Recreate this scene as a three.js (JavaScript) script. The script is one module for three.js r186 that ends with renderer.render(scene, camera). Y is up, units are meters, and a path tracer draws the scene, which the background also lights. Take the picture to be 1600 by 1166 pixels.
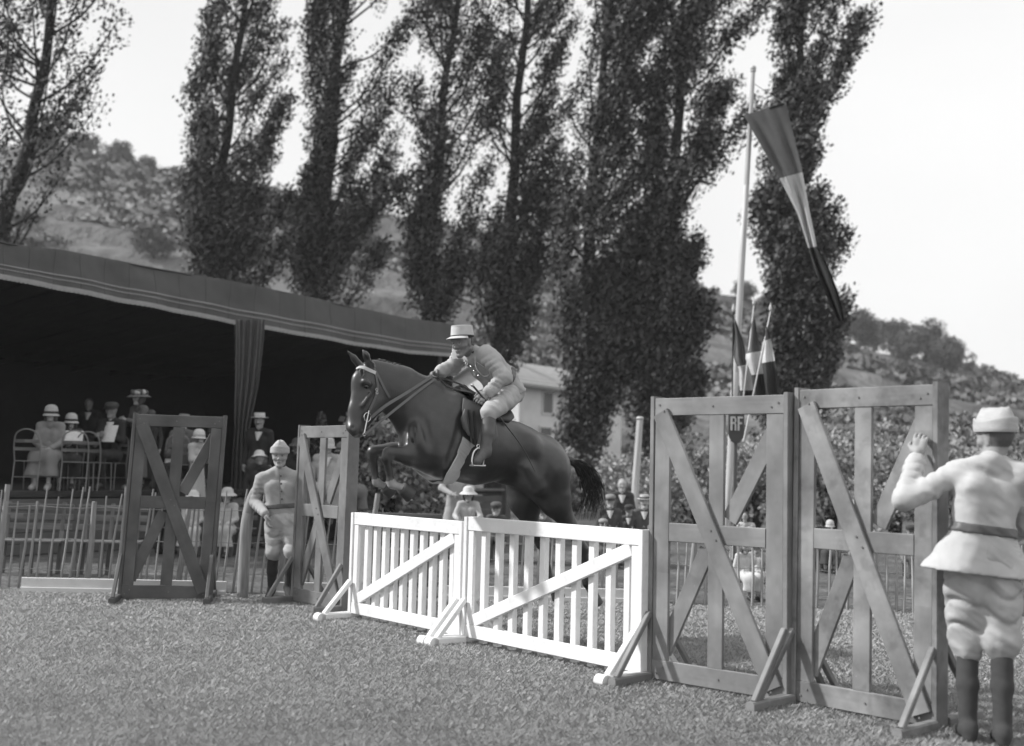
import * as THREE from 'three';
import { mergeGeometries } from 'three/addons/utils/BufferGeometryUtils.js';

// ---------------------------------------------------------------- camera, sky, sun
const V = (x, y, z) => new THREE.Vector3(x, y, z);
const scene = new THREE.Scene();
const FOCAL = 1800, PW = 1600, PH = 1166;                       // lens in photograph pixels
const EYE = V(0, 1.4, 0), PITCH = Math.atan(155 / FOCAL), ROLL = 1.4 * Math.PI / 180;
const camera = new THREE.PerspectiveCamera(2 * Math.atan(PH / 2 / FOCAL) * 180 / Math.PI, PW / PH, 0.1, 900);
camera.filmGauge = 187;                                         // a 13 x 18 plate behind a 210 mm lens
camera.position.copy(EYE);
camera.rotation.order = 'YXZ';
camera.rotation.set(PITCH, 0, ROLL);
camera.updateMatrixWorld(true);
camera.focus = 9.4;
camera.userData.fStop = 7;
scene.add(camera);
const renderer = new THREE.WebGLRenderer({ antialias: true });
renderer.toneMapping = THREE.LinearToneMapping;
renderer.toneMappingExposure = 1;
renderer.shadowMap.enabled = true;

// seeded noise
let seed = 7;
const rnd = () => { seed = (seed + 0x6d2b79f5) | 0; let t = Math.imul(seed ^ (seed >>> 15), 1 | seed); t = (t + Math.imul(t ^ (t >>> 7), 61 | t)) ^ t; return ((t ^ (t >>> 14)) >>> 0) / 4294967296; };
const rr = (a, b) => a + (b - a) * rnd();
const lerp = (a, b, t) => a + (b - a) * t;
const clamp = (x, a = 0, b = 1) => Math.min(b, Math.max(a, x));
const smooth = (a, b, x) => { const t = clamp((x - a) / (b - a)); return t * t * (3 - 2 * t); };
const hash = (x, y, z) => { let h = Math.imul(x | 0, 374761393) ^ Math.imul(y | 0, 668265263) ^ Math.imul(z | 0, 2147483647 - 1274126177); h = Math.imul(h ^ (h >>> 13), 1274126177); return ((h ^ (h >>> 16)) >>> 0) / 4294967296; };
function noise3(x, y, z) {
  const i = Math.floor(x), j = Math.floor(y), k = Math.floor(z), f = (t) => t * t * (3 - 2 * t), u = f(x - i), v = f(y - j), w = f(z - k);
  const c = (a, b, d) => hash(i + a, j + b, k + d);
  return lerp(lerp(lerp(c(0, 0, 0), c(1, 0, 0), u), lerp(c(0, 1, 0), c(1, 1, 0), u), v), lerp(lerp(c(0, 0, 1), c(1, 0, 1), u), lerp(c(0, 1, 1), c(1, 1, 1), u), v), w);
}
const fbm3 = (x, y, z, o = 4) => { let s = 0, a = 0.5, n = 0; for (let i = 0; i < o; i++) { s += a * noise3(x, y, z); n += a; a *= 0.5; x *= 2.03; y *= 2.03; z *= 2.03; } return s / n; };
function tileNoise(x, y, p) {                                   // value noise that repeats after p cells
  const i = Math.floor(x), j = Math.floor(y), f = (t) => t * t * (3 - 2 * t), u = f(x - i), v = f(y - j), m = (a) => ((a % p) + p) % p;
  return lerp(lerp(hash(m(i), m(j), p), hash(m(i + 1), m(j), p), u), lerp(hash(m(i), m(j + 1), p), hash(m(i + 1), m(j + 1), p), u), v);
}
const tileFbm = (u, v, p, o = 5) => { let s = 0, a = 0.5, n = 0; for (let k = 0; k < o; k++) { s += a * tileNoise(u * p, v * p, p); n += a; a *= 0.55; p *= 2; } return s / n; };

// overcast-bright sky: thin cloud in soft banks
{
  const W = 512, H = 256, d = new Float32Array(W * H * 4);
  for (let y = 0; y < H; y++) for (let x = 0; x < W; x++) {
    const th = (x / W) * Math.PI * 2, ph = (y / H - 0.5) * Math.PI, c = Math.cos(ph);
    const px = c * Math.cos(th), py = Math.sin(ph), pz = c * Math.sin(th);
    const n = fbm3(px * 2.2 + 7, py * 5 + 3, pz * 2.2 + 5, 5);
    const v = 0.98 + 0.26 * (n - 0.5), o = (y * W + x) * 4;
    d[o] = v; d[o + 1] = v; d[o + 2] = v; d[o + 3] = 1;
  }
  const t = new THREE.DataTexture(d, W, H, THREE.RGBAFormat, THREE.FloatType);
  t.mapping = THREE.EquirectangularReflectionMapping; t.magFilter = THREE.LinearFilter; t.needsUpdate = true;
  scene.background = t; scene.environment = t;
}
const SUN = V(-0.78, 0.62, -0.04).normalize();
const sun = new THREE.DirectionalLight(0xffffff, 4.8);
sun.position.copy(SUN).multiplyScalar(60).add(V(0, 0, -12)); sun.target.position.set(0, 0, -12);
sun.castShadow = true; sun.shadow.radius = 5; sun.shadow.mapSize.set(4096, 4096);
Object.assign(sun.shadow.camera, { left: -45, right: 45, top: 45, bottom: -45, near: 1, far: 160 });
scene.add(sun, sun.target);

// ---------------------------------------------------------------- measuring the photograph
const CAMROT = new THREE.Matrix4().extractRotation(camera.matrixWorld);
const rayDir = (px, py) => V((px - PW / 2) / FOCAL, -(py - PH / 2) / FOCAL, -1).applyMatrix4(CAMROT);
const D = (px, py, d) => { const r = rayDir(px, py); return EYE.clone().addScaledVector(r, d / -r.z); };        // the point seen there, d metres ahead
const G = (px, py, y = 0) => { const r = rayDir(px, py); return EYE.clone().addScaledVector(r, (y - EYE.y) / r.y); };
function onPlane(px, py, P0, n) { const r = rayDir(px, py), t = P0.clone().sub(EYE).dot(n) / r.dot(n); return EYE.clone().addScaledVector(r, t); }

// ---------------------------------------------------------------- things and parts
const taken = {};
function numbered(name) { const k = taken[name] = (taken[name] ?? -1) + 1; return k ? `${name}_${String(k).padStart(3, '0')}` : name; }
function thing(name, label, category, pos = V(0, 0, 0), yaw = 0, group) {
  const o = new THREE.Group(); o.name = numbered(name); o.position.copy(pos); o.rotation.y = yaw;
  o.userData = { label, category }; if (group) o.userData.group = group;
  scene.add(o); return o;
}
function part(name, geo, mat, parent, label, kind) {
  const m = new THREE.Mesh(Array.isArray(geo) ? (geo.length > 1 ? merge(geo) : geo[0]) : geo, mat);
  m.name = numbered(name); m.castShadow = m.receiveShadow = true;
  if (label) m.userData.label = label; if (kind) m.userData.kind = kind;
  parent.add(m); return m;
}
function struct(name, geo, mat) { const m = part(name, geo, mat, scene); m.userData.kind = 'structure'; return m; }
function tagOne(o, label, category, group) { o.userData.label = label; o.userData.category = category; if (group) o.userData.group = group; return o; }
function copyOf(root, label, pos, yaw) { const c = root.clone(); c.name = numbered(root.name.replace(/_\d{3}$/, '')); c.userData = { ...root.userData, label }; if (pos) c.position.copy(pos); if (yaw !== undefined) c.rotation.y = yaw; scene.add(c); return c; }
function merge(list) {
  list = list.map((g) => (g.index ? g.toNonIndexed() : g));
  const colored = list.some((g) => g.attributes.color);
  for (const g of list) {
    if (!g.attributes.uv) g.setAttribute('uv', new THREE.BufferAttribute(new Float32Array(g.attributes.position.count * 2), 2));
    if (colored && !g.attributes.color) g.setAttribute('color', new THREE.BufferAttribute(new Float32Array(g.attributes.position.count * 3).fill(1), 3));
    for (const k of Object.keys(g.attributes)) if (!['position', 'normal', 'uv', ...(colored ? ['color'] : [])].includes(k)) g.deleteAttribute(k);
  }
  return mergeGeometries(list);
}

// ---------------------------------------------------------------- textures and materials (a monochrome plate: greys only)
function tex(size, f, rx = 1, ry = 1, srgb = true) {
  const d = new Uint8Array(size * size * 4);
  for (let y = 0; y < size; y++) for (let x = 0; x < size; x++) { const v = clamp(f(x / size, y / size)) * 255, o = (y * size + x) * 4; d[o] = d[o + 1] = d[o + 2] = v; d[o + 3] = 255; }
  const t = new THREE.DataTexture(d, size, size); t.wrapS = t.wrapT = THREE.RepeatWrapping; t.magFilter = THREE.LinearFilter; t.minFilter = THREE.LinearMipmapLinearFilter; t.generateMipmaps = true;
  t.repeat.set(rx, ry); if (srgb) t.colorSpace = THREE.SRGBColorSpace; t.needsUpdate = true; return t;
}
const rep = (t, x, y = x) => { const c = t.clone(); c.repeat.set(x, y); c.needsUpdate = true; return c; };
const T = {
  paint: tex(512, (u, v) => { const g = tileFbm(u, v * 0.25 + 0.1 * tileNoise(u * 4, v * 4, 4), 8, 4), s = tileFbm(u + 0.3, v, 4, 5), c = tileNoise(u * 90, v * 90, 90); return 0.86 + 0.22 * (g - 0.5) + 0.42 * (s - 0.5) + (c > 0.98 ? 0.14 : 0); }),
  worn: tex(512, (u, v) => { const g = tileFbm(u, v * 0.25 + 0.1 * tileNoise(u * 4, v * 4, 4), 8, 4), s = tileFbm(u + 0.3, v, 3, 6), c = tileNoise(u * 70, v * 70, 70), d = tileFbm(u, v + 0.6, 12, 4); return 0.84 + 0.22 * (g - 0.5) + 0.6 * (s - 0.5) + (c > 0.975 ? 0.16 : 0) - 0.1 * smooth(0.5, 0.8, d); }),
  paintBump: tex(512, (u, v) => 0.5 + 0.6 * (tileNoise(u * 64, v * 4, 4 * 16) - 0.5) * 0.6 + 0.3 * (tileFbm(u, v, 16, 3) - 0.5), 1, 1, false),
  white: tex(512, (u, v) => { const s = tileFbm(u, v, 6, 5), c = tileFbm(u + 0.5, v + 0.2, 24, 3); return 0.95 + 0.1 * (s - 0.5) - (c > 0.72 ? 0.025 : 0); }),
  cloth: tex(256, (u, v) => 0.86 + 0.1 * (tileFbm(u, v, 6, 4) - 0.5) + 0.1 * Math.sin(u * 128 * Math.PI) * Math.sin(v * 128 * Math.PI)),
  weave: tex(256, (u, v) => 0.5 + 0.5 * Math.sin(u * 128 * Math.PI) * Math.sin(v * 128 * Math.PI), 1, 1, false),
  lawn: tex(1024, (u, v) => { const a = tileFbm(u, v, 96, 3), b = tileFbm(u, v, 5, 4), c = tileFbm(u + 0.4, v, 24, 3); return 0.62 + 0.6 * (a - 0.5) + 0.35 * (b - 0.5) + 0.3 * (c - 0.5); }),
  hill: tex(1024, (u, v) => { const a = tileFbm(u, v, 7, 6), b = tileFbm(u + 0.3, v + 0.1, 40, 3); return 0.66 + 0.8 * (a - 0.5) + 0.35 * (b - 0.5); }),
  bark: tex(256, (u, v) => 0.6 + 0.7 * (tileFbm(u, v * 0.25, 16, 4) - 0.5)),
  stucco: tex(256, (u, v) => 0.93 + 0.14 * (tileFbm(u, v, 5, 5) - 0.5)),
  coat: tex(512, (u, v) => 0.8 + 0.22 * (tileFbm(u, v, 6, 5) - 0.5) + 0.12 * (tileNoise(u * 200, v * 24, 8) - 0.5)),
  timber: tex(256, (u, v) => 0.75 + 0.5 * (tileFbm(u * 1, v * 0.125, 16, 4) - 0.5)),
};
const grey = (v) => new THREE.Color().setRGB(v, v, v);
const mat = (v, o = {}) => new THREE.MeshStandardMaterial({ color: grey(v), roughness: 0.8, side: THREE.DoubleSide, ...o });
const M = {
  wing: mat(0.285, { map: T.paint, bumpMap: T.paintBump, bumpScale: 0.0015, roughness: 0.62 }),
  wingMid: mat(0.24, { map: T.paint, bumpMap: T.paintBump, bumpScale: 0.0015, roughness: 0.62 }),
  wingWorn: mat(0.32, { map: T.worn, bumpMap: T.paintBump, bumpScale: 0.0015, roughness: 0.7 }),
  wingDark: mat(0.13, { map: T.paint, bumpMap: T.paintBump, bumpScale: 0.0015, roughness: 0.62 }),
  white: mat(0.88, { map: T.white, bumpMap: T.paintBump, bumpScale: 0.001, roughness: 0.5 }),
  kerb: mat(0.72, { map: T.white, roughness: 0.7 }),
  stake: mat(0.58, { map: T.timber, roughness: 0.9 }),
  wire: mat(0.3, { roughness: 0.5, metalness: 0.6 }),
  iron: mat(0.16, { roughness: 0.5 }),
  plank: mat(0.22, { map: T.timber, roughness: 0.85 }),
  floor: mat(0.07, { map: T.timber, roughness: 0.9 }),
  canvas: mat(0.13, { map: T.cloth, bumpMap: T.weave, bumpScale: 0.0006, roughness: 0.9 }),
  canvasLight: mat(0.4, { map: T.cloth, roughness: 0.9 }),
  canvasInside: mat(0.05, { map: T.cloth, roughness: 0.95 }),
  bark: mat(0.05, { map: T.bark, bumpMap: T.bark, bumpScale: 0.03, roughness: 0.95 }),
  leaf: new THREE.MeshPhysicalMaterial({ color: grey(0.12), roughness: 0.85, side: THREE.DoubleSide, transmission: 0.4, thickness: 0 }),
  scrub: mat(0.2, { roughness: 0.95 }),
  shrub: new THREE.MeshPhysicalMaterial({ color: grey(0.22), roughness: 0.9, side: THREE.DoubleSide, transmission: 0.4, thickness: 0 }),
  lawn: mat(0.22, { map: rep(T.lawn, 0.35), roughness: 1 }),
  blade: new THREE.MeshPhysicalMaterial({ color: grey(0.24), roughness: 0.95, side: THREE.DoubleSide, transmission: 0.6, thickness: 0 }),
  hill: mat(0.25, { map: rep(T.hill, 0.02), bumpMap: rep(T.hill, 0.05), bumpScale: 0.6, roughness: 1 }),
  stucco: mat(0.78, { map: T.stucco, roughness: 0.95 }),
  roofTile: mat(0.42, { map: T.stucco, roughness: 0.9 }),
  shutter: mat(0.16, { roughness: 0.8 }),
  glass: mat(0.03, { roughness: 0.1 }),
  pole: mat(0.95, { map: rep(T.timber, 1, 0.3), roughness: 0.6 }),
};

// ---------------------------------------------------------------- geometry helpers
// board: a bar between two points of rectangular section w (across, in the plane of `up`) by t, with small chamfers and uv in metres
function board(a, b, w, t, n, ch = 0.004) {
  const ax = b.clone().sub(a), L = ax.length(); ax.normalize();
  const nn = n.clone().addScaledVector(ax, -n.dot(ax)).normalize(), s = nn.clone().cross(ax).normalize();
  const c = Math.min(ch, w / 4, t / 4), sec = [[-w / 2 + c, -t / 2], [w / 2 - c, -t / 2], [w / 2, -t / 2 + c], [w / 2, t / 2 - c], [w / 2 - c, t / 2], [-w / 2 + c, t / 2], [-w / 2, t / 2 - c], [-w / 2, -t / 2 + c]];
  const P = (k, e) => { const [x, z] = sec[k % 8]; return (e ? b : a).clone().addScaledVector(s, x).addScaledVector(nn, z); };
  const pos = [], uv = []; let run = rnd() * 3; const o = rnd() * 3;
  for (let k = 0; k < 8; k++) {
    const p0 = P(k, 0), p1 = P(k + 1, 0), q0 = P(k, 1), q1 = P(k + 1, 1), wd = p0.distanceTo(p1);
    pos.push(...p0, ...p1, ...q1, ...p0, ...q1, ...q0); uv.push(run, o, run + wd, o, run + wd, o + L, run, o, run + wd, o + L, run, o + L); run += wd;
  }
  for (const e of [0, 1]) for (let k = 1; k < 7; k++) { const tri = e ? [P(0, 1), P(k, 1), P(k + 1, 1)] : [P(0, 0), P(k + 1, 0), P(k, 0)]; for (const p of tri) { pos.push(...p); uv.push(o + p.x, o + p.y); } }
  const g = new THREE.BufferGeometry(); g.setAttribute('position', new THREE.Float32BufferAttribute(pos, 3)); g.setAttribute('uv', new THREE.Float32BufferAttribute(uv, 2)); g.computeVertexNormals(); return g;
}
// tube through points with radii
function tube(pts, radii, seg = 8, cap = true) {
  const n = pts.length, pos = [], nor = [], uv = [], idx = []; let up = V(0.31, 0.2, 0.93), L = 0;
  for (let i = 0; i < n; i++) {
    const t = pts[Math.min(n - 1, i + 1)].clone().sub(pts[Math.max(0, i - 1)]).normalize();
    const s = up.clone().addScaledVector(t, -up.dot(t)); if (s.lengthSq() < 1e-4) s.set(1, 0, 0).addScaledVector(t, -t.x); s.normalize(); up = s.clone();
    const b = t.clone().cross(s), r = Array.isArray(radii) ? radii[i] : radii; if (i) L += pts[i].distanceTo(pts[i - 1]);
    for (let k = 0; k <= seg; k++) { const a = k / seg * Math.PI * 2, d = s.clone().multiplyScalar(Math.cos(a)).addScaledVector(b, Math.sin(a)); pos.push(...pts[i].clone().addScaledVector(d, r)); nor.push(...d); uv.push(k / seg * 2 * Math.PI * r, L); }
  }
  for (let i = 0; i < n - 1; i++) for (let k = 0; k < seg; k++) { const a = i * (seg + 1) + k, c = a + seg + 1; idx.push(a, a + 1, c, a + 1, c + 1, c); }
  if (cap) for (const e of [0, n - 1]) { const c = pos.length / 3, t = (e ? pts[n - 1].clone().sub(pts[n - 2]) : pts[0].clone().sub(pts[1])).normalize(); pos.push(...pts[e]); nor.push(...t); uv.push(0, 0); for (let k = 0; k < seg; k++) { const a = e * (seg + 1) + k; if (e) idx.push(a, a + 1, c); else idx.push(a + 1, a, c); } }
  const g = new THREE.BufferGeometry(); g.setAttribute('position', new THREE.Float32BufferAttribute(pos, 3)); g.setAttribute('normal', new THREE.Float32BufferAttribute(nor, 3)); g.setAttribute('uv', new THREE.Float32BufferAttribute(uv, 2)); g.setIndex(idx); return g;
}
const curve = (pts, n) => new THREE.CatmullRomCurve3(pts).getPoints(n);
// sheet: a grid surface f(u, v) -> point, with thickness
function sheet(f, nu, nv, th = 0.004, su = 1, sv = 1) {
  const pos = [], uv = [], idx = [], P = []; for (let i = 0; i <= nu; i++) for (let j = 0; j <= nv; j++) P.push(f(i / nu, j / nv));
  const at = (i, j) => P[clamp(i, 0, nu) * (nv + 1) + clamp(j, 0, nv)], N = [];
  for (let i = 0; i <= nu; i++) for (let j = 0; j <= nv; j++) N.push(at(i + 1, j).clone().sub(at(i - 1, j)).cross(at(i, j + 1).clone().sub(at(i, j - 1))).normalize());
  const half = P.length;
  for (const s of [1, -1]) for (let k = 0; k < half; k++) { pos.push(...P[k].clone().addScaledVector(N[k], s * th / 2)); uv.push(Math.floor(k / (nv + 1)) / nu * su, (k % (nv + 1)) / nv * sv); }
  const q = (a, b, c, d) => idx.push(a, b, c, a, c, d), at2 = (i, j) => i * (nv + 1) + j;
  for (let i = 0; i < nu; i++) for (let j = 0; j < nv; j++) { const a = at2(i, j), b = at2(i + 1, j), c = at2(i + 1, j + 1), d = at2(i, j + 1); q(a, b, c, d); q(half + a, half + d, half + c, half + b); }
  for (let i = 0; i < nu; i++) for (const j of [0, nv]) { const a = at2(i, j), b = at2(i + 1, j); j ? q(a, b, half + b, half + a) : q(a, half + a, half + b, b); }
  for (let j = 0; j < nv; j++) for (const i of [0, nu]) { const a = at2(i, j), b = at2(i, j + 1); i ? q(a, half + a, half + b, b) : q(a, b, half + b, half + a); }
  const g = new THREE.BufferGeometry(); g.setAttribute('position', new THREE.Float32BufferAttribute(pos, 3)); g.setAttribute('uv', new THREE.Float32BufferAttribute(uv, 2)); g.setIndex(idx); g.computeVertexNormals(); return g;
}
const lathe = (prof, seg = 28) => new THREE.LatheGeometry(prof.map(([x, y]) => new THREE.Vector2(x, y)), seg);
const place = (g, pos, quat, scl) => { g.applyMatrix4(new THREE.Matrix4().compose(pos, quat ?? new THREE.Quaternion(), scl ?? V(1, 1, 1))); return g; };
const basisQ = (x, y, z) => new THREE.Quaternion().setFromRotationMatrix(new THREE.Matrix4().makeBasis(x, y, z));

// ---------------------------------------------------------------- smooth bodies: tapered capsules joined by a smooth minimum, meshed by surface nets
const cap = (a, b, ra, rb, o = {}) => ({ a, b, ra, rb: rb ?? ra, k: 0.03, ...o });   // o.n, o.f: thinner by f along n; o.sub: carve; o.k: blend
const ball = (a, r, o) => cap(a, a, r, r, o);
function makeField(prims, cell, pad = 0.03, disp, clips) {
  const lo = V(1e9, 1e9, 1e9), hi = V(-1e9, -1e9, -1e9);
  for (const p of prims) if (!p.sub) for (const [q, r] of [[p.a, p.ra], [p.b, p.rb]]) { const R = r * Math.max(1, 1 / (p.f ?? 1)) + pad; lo.min(q.clone().subScalar(R)); hi.max(q.clone().addScalar(R)); }
  const nx = Math.ceil((hi.x - lo.x) / cell) + 1, ny = Math.ceil((hi.y - lo.y) / cell) + 1, nz = Math.ceil((hi.z - lo.z) / cell) + 1;
  const F = new Float32Array(nx * ny * nz).fill(10);
  for (const p of prims) {
    const R = Math.max(p.ra, p.rb) * Math.max(1, 1 / (p.f ?? 1)) + p.k + 3 * cell, { a, b } = p, ba = b.clone().sub(a), bb = ba.lengthSq() || 1e-9, n = p.n, f1 = (p.f ?? 1) - 1, k = p.k;
    const rng = (i, N) => [Math.max(0, Math.floor((Math.min(a.getComponent(i), b.getComponent(i)) - R - lo.getComponent(i)) / cell)), Math.min(N - 1, Math.ceil((Math.max(a.getComponent(i), b.getComponent(i)) + R - lo.getComponent(i)) / cell))];
    const [x0, x1] = rng(0, nx), [y0, y1] = rng(1, ny), [z0, z1] = rng(2, nz);
    const fo = p.fold, e1 = fo && ba.clone().normalize().cross(V(0.31, 0.52, 0.8)).normalize(), e2 = fo && e1.clone().cross(ba).normalize();
    for (let z = z0; z <= z1; z++) for (let y = y0; y <= y1; y++) for (let x = x0; x <= x1; x++) {
      let px = lo.x + x * cell - a.x, py = lo.y + y * cell - a.y, pz = lo.z + z * cell - a.z;
      let t = clamp((px * ba.x + py * ba.y + pz * ba.z) / bb);
      px -= ba.x * t; py -= ba.y * t; pz -= ba.z * t;
      if (n) { const e = f1 * (px * n.x + py * n.y + pz * n.z); px += e * n.x; py += e * n.y; pz += e * n.z; }
      let d = Math.sqrt(px * px + py * py + pz * pz) - (p.ra + (p.rb - p.ra) * t);
      if (fo) { const an = Math.atan2(px * e2.x + py * e2.y + pz * e2.z, px * e1.x + py * e1.y + pz * e1.z), sw = Math.pow(1 - Math.abs(Math.sin(3.1416 * fo.n * t + fo.ph + 1.1 * Math.sin(an + fo.ph) + 0.7 * Math.sin(2 * an + fo.ph * 3))), 3); d += fo.amp * (sw - 0.2) * (0.4 + 0.6 * Math.sin(Math.PI * t)) * (0.55 + 0.45 * Math.sin(an * 1.5 + fo.ph * 2)); }
      const o = (z * ny + y) * nx + x, f = F[o];
      if (p.sub) { const h = Math.max(k - Math.abs(f + d), 0) / k; F[o] = Math.max(f, -d) + h * h * k / 4; }
      else { const h = Math.max(k - Math.abs(f - d), 0) / k; F[o] = Math.min(f, d) - h * h * k / 4; }
    }
  }
  if (disp || clips) for (let z = 0; z < nz; z++) for (let y = 0; y < ny; y++) for (let x = 0; x < nx; x++) {
    const o = (z * ny + y) * nx + x; if (F[o] > 4 * cell) continue;
    const P = { x: lo.x + x * cell, y: lo.y + y * cell, z: lo.z + z * cell };
    if (disp && F[o] > -4 * cell) F[o] += disp(P);
    if (clips) for (const [q, m] of clips) F[o] = Math.max(F[o], (P.x - q.x) * m.x + (P.y - q.y) * m.y + (P.z - q.z) * m.z);
  }
  const at = (x, y, z) => F[(z * ny + y) * nx + x];
  const sample = (p) => {
    const X = clamp((p.x - lo.x) / cell, 0, nx - 1.001), Y = clamp((p.y - lo.y) / cell, 0, ny - 1.001), Z = clamp((p.z - lo.z) / cell, 0, nz - 1.001), i = X | 0, j = Y | 0, k = Z | 0, u = X - i, v = Y - j, w = Z - k;
    return lerp(lerp(lerp(at(i, j, k), at(i + 1, j, k), u), lerp(at(i, j + 1, k), at(i + 1, j + 1, k), u), v), lerp(lerp(at(i, j, k + 1), at(i + 1, j, k + 1), u), lerp(at(i, j + 1, k + 1), at(i + 1, j + 1, k + 1), u), v), w);
  };
  const grad = (p, e = cell) => V(sample({ x: p.x + e, y: p.y, z: p.z }) - sample({ x: p.x - e, y: p.y, z: p.z }), sample({ x: p.x, y: p.y + e, z: p.z }) - sample({ x: p.x, y: p.y - e, z: p.z }), sample({ x: p.x, y: p.y, z: p.z + e }) - sample({ x: p.x, y: p.y, z: p.z - e })).normalize();
  return { F, lo, nx, ny, nz, cell, at, sample, grad };
}
function netMesh(fld, color) {
  const { lo, nx, ny, nz, cell, F, grad } = fld, id = new Int32Array(nx * ny * nz).fill(-1), pos = [], idx = [], sx = 1, sy = nx, sz = nx * ny;
  const corner = [0, sx, sy, sx + sy, sz, sx + sz, sy + sz, sx + sy + sz];
  for (let z = 0; z < nz - 1; z++) for (let y = 0; y < ny - 1; y++) for (let x = 0; x < nx - 1; x++) {
    const o = z * sz + y * sy + x; let m = 0; for (let c = 0; c < 8; c++) if (F[o + corner[c]] < 0) m |= 1 << c;
    if (m === 0 || m === 255) continue;
    let X = 0, Y = 0, Z = 0, n = 0;
    for (let c = 0; c < 8; c++) for (const b of [1, 2, 4]) if (!(c & b)) { const e = c | b, f0 = F[o + corner[c]], f1 = F[o + corner[e]]; if ((f0 < 0) !== (f1 < 0)) { const t = f0 / (f0 - f1); X += (c & 1) + (b === 1 ? t : 0); Y += ((c >> 1) & 1) + (b === 2 ? t : 0); Z += ((c >> 2) & 1) + (b === 4 ? t : 0); n++; } }
    id[o] = pos.length / 3; pos.push(lo.x + (x + X / n) * cell, lo.y + (y + Y / n) * cell, lo.z + (z + Z / n) * cell);
  }
  const q = (a, b, c, d, flip) => { if (a < 0 || b < 0 || c < 0 || d < 0) return; flip ? idx.push(a, c, b, a, d, c) : idx.push(a, b, c, a, c, d); };
  for (let z = 1; z < nz - 1; z++) for (let y = 1; y < ny - 1; y++) for (let x = 1; x < nx - 1; x++) {
    const o = z * sz + y * sy + x, s = F[o] < 0;
    if (s !== F[o + sx] < 0) q(id[o - sy - sz], id[o - sz], id[o], id[o - sy], !s);
    if (s !== F[o + sy] < 0) q(id[o - sx - sz], id[o - sx], id[o], id[o - sz], !s);
    if (s !== F[o + sz] < 0) q(id[o - sx - sy], id[o - sy], id[o], id[o - sx], !s);
  }
  const N = pos.length / 3, nor = new Float32Array(N * 3), uv = new Float32Array(N * 2), col = color ? new Float32Array(N * 3) : null;
  for (let i = 0; i < N; i++) {
    const p = V(pos[i * 3], pos[i * 3 + 1], pos[i * 3 + 2]), n = grad(p); nor.set([n.x, n.y, n.z], i * 3);
    uv[i * 2] = p.x + p.z * 0.8; uv[i * 2 + 1] = p.y + p.z * 0.3;
    if (col) { const c = color(p, n); col[i * 3] = col[i * 3 + 1] = col[i * 3 + 2] = c; }
  }
  const g = new THREE.BufferGeometry(); g.setAttribute('position', new THREE.Float32BufferAttribute(pos, 3)); g.setAttribute('normal', new THREE.BufferAttribute(nor, 3)); g.setAttribute('uv', new THREE.BufferAttribute(uv, 2)); if (col) g.setAttribute('color', new THREE.BufferAttribute(col, 3)); g.setIndex(idx); return g;
}
const body = (prims, cell, o = {}) => netMesh(makeField(prims, cell, o.pad ?? 0.03, o.disp, o.clips), o.color);

// ================================================================ SETTING
const HOR = (px) => 738 + Math.tan(ROLL) * (px - 800);
function profile(list, x) { for (let i = 1; i < list.length; i++) if (x <= list[i][0] || i === list.length - 1) { const [a, ...p] = list[i - 1], [b, ...q] = list[i], t = clamp((x - a) / (b - a)); return p.map((v, k) => lerp(v, q[k], t)); } }

// lawn
{
  const g = new THREE.PlaneGeometry(700, 700, 1, 1).rotateX(-Math.PI / 2); g.attributes.uv.array.forEach((v, i, a) => { a[i] = v * 700; });
  struct('lawn', g, M.lawn).position.set(0, 0, -200);
}
// hillside: terraced scrub slope rising to a crest that falls away to the right
const CREST = [[-1200, 120], [-400, 165], [0, 215], [100, 236], [290, 274], [450, 300], [640, 335], [860, 395], [1000, 432], [1150, 462], [1210, 478], [1330, 528], [1450, 562], [1520, 580], [1700, 612], [2400, 660]];
function hillHeight(x, z) {
  const d = -z; if (d < 40) return -0.5;
  const px = 800 + FOCAL * x / d, dc = 190, hc = (HOR(px) - profile(CREST, px)[0]) / FOCAL * dc + 1.4;
  const t = (d - 56) / (dc - 56);
  let h = t < 0 ? -0.5 + 0.5 * smooth(-0.12, 0, t) : t < 1 ? hc * t * (0.72 + 0.28 * t) : hc * (1 - 0.25 * (t - 1));
  const bump = smooth(0, 0.25, t);
  h += bump * (1.6 * (fbm3(x * 0.05, 1, z * 0.05, 4) - 0.5) + 0.5 * (fbm3(x * 0.3, 5, z * 0.3, 3) - 0.5));
  const step = 5.2, k = h / step, fr = k - Math.floor(k);                          // old vineyard terraces
  return t < 0.02 ? h : lerp(h, (Math.floor(k) + smooth(0.55, 1, fr)) * step, 0.3 * smooth(0.1, 0.4, t));
}
{
  const nu = 260, nv = 150, pos = [], uv = [], idx = [];
  for (let i = 0; i <= nu; i++) for (let j = 0; j <= nv; j++) {
    const k = lerp(-1.15, 1.0, i / nu), d = 44 + 260 * Math.pow(j / nv, 1.25), x = k * d, z = -d;
    pos.push(x, hillHeight(x, z), z); uv.push(x, z * 0.9 + hillHeight(x, z) * 0.6);
    if (i < nu && j < nv) { const a = i * (nv + 1) + j, b = a + nv + 1; idx.push(a, b, b + 1, a, b + 1, a + 1); }
  }
  const g = new THREE.BufferGeometry(); g.setAttribute('position', new THREE.Float32BufferAttribute(pos, 3)); g.setAttribute('uv', new THREE.Float32BufferAttribute(uv, 2)); g.setIndex(idx); g.computeVertexNormals();
  struct('hillside', g, M.hill);
}
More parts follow.
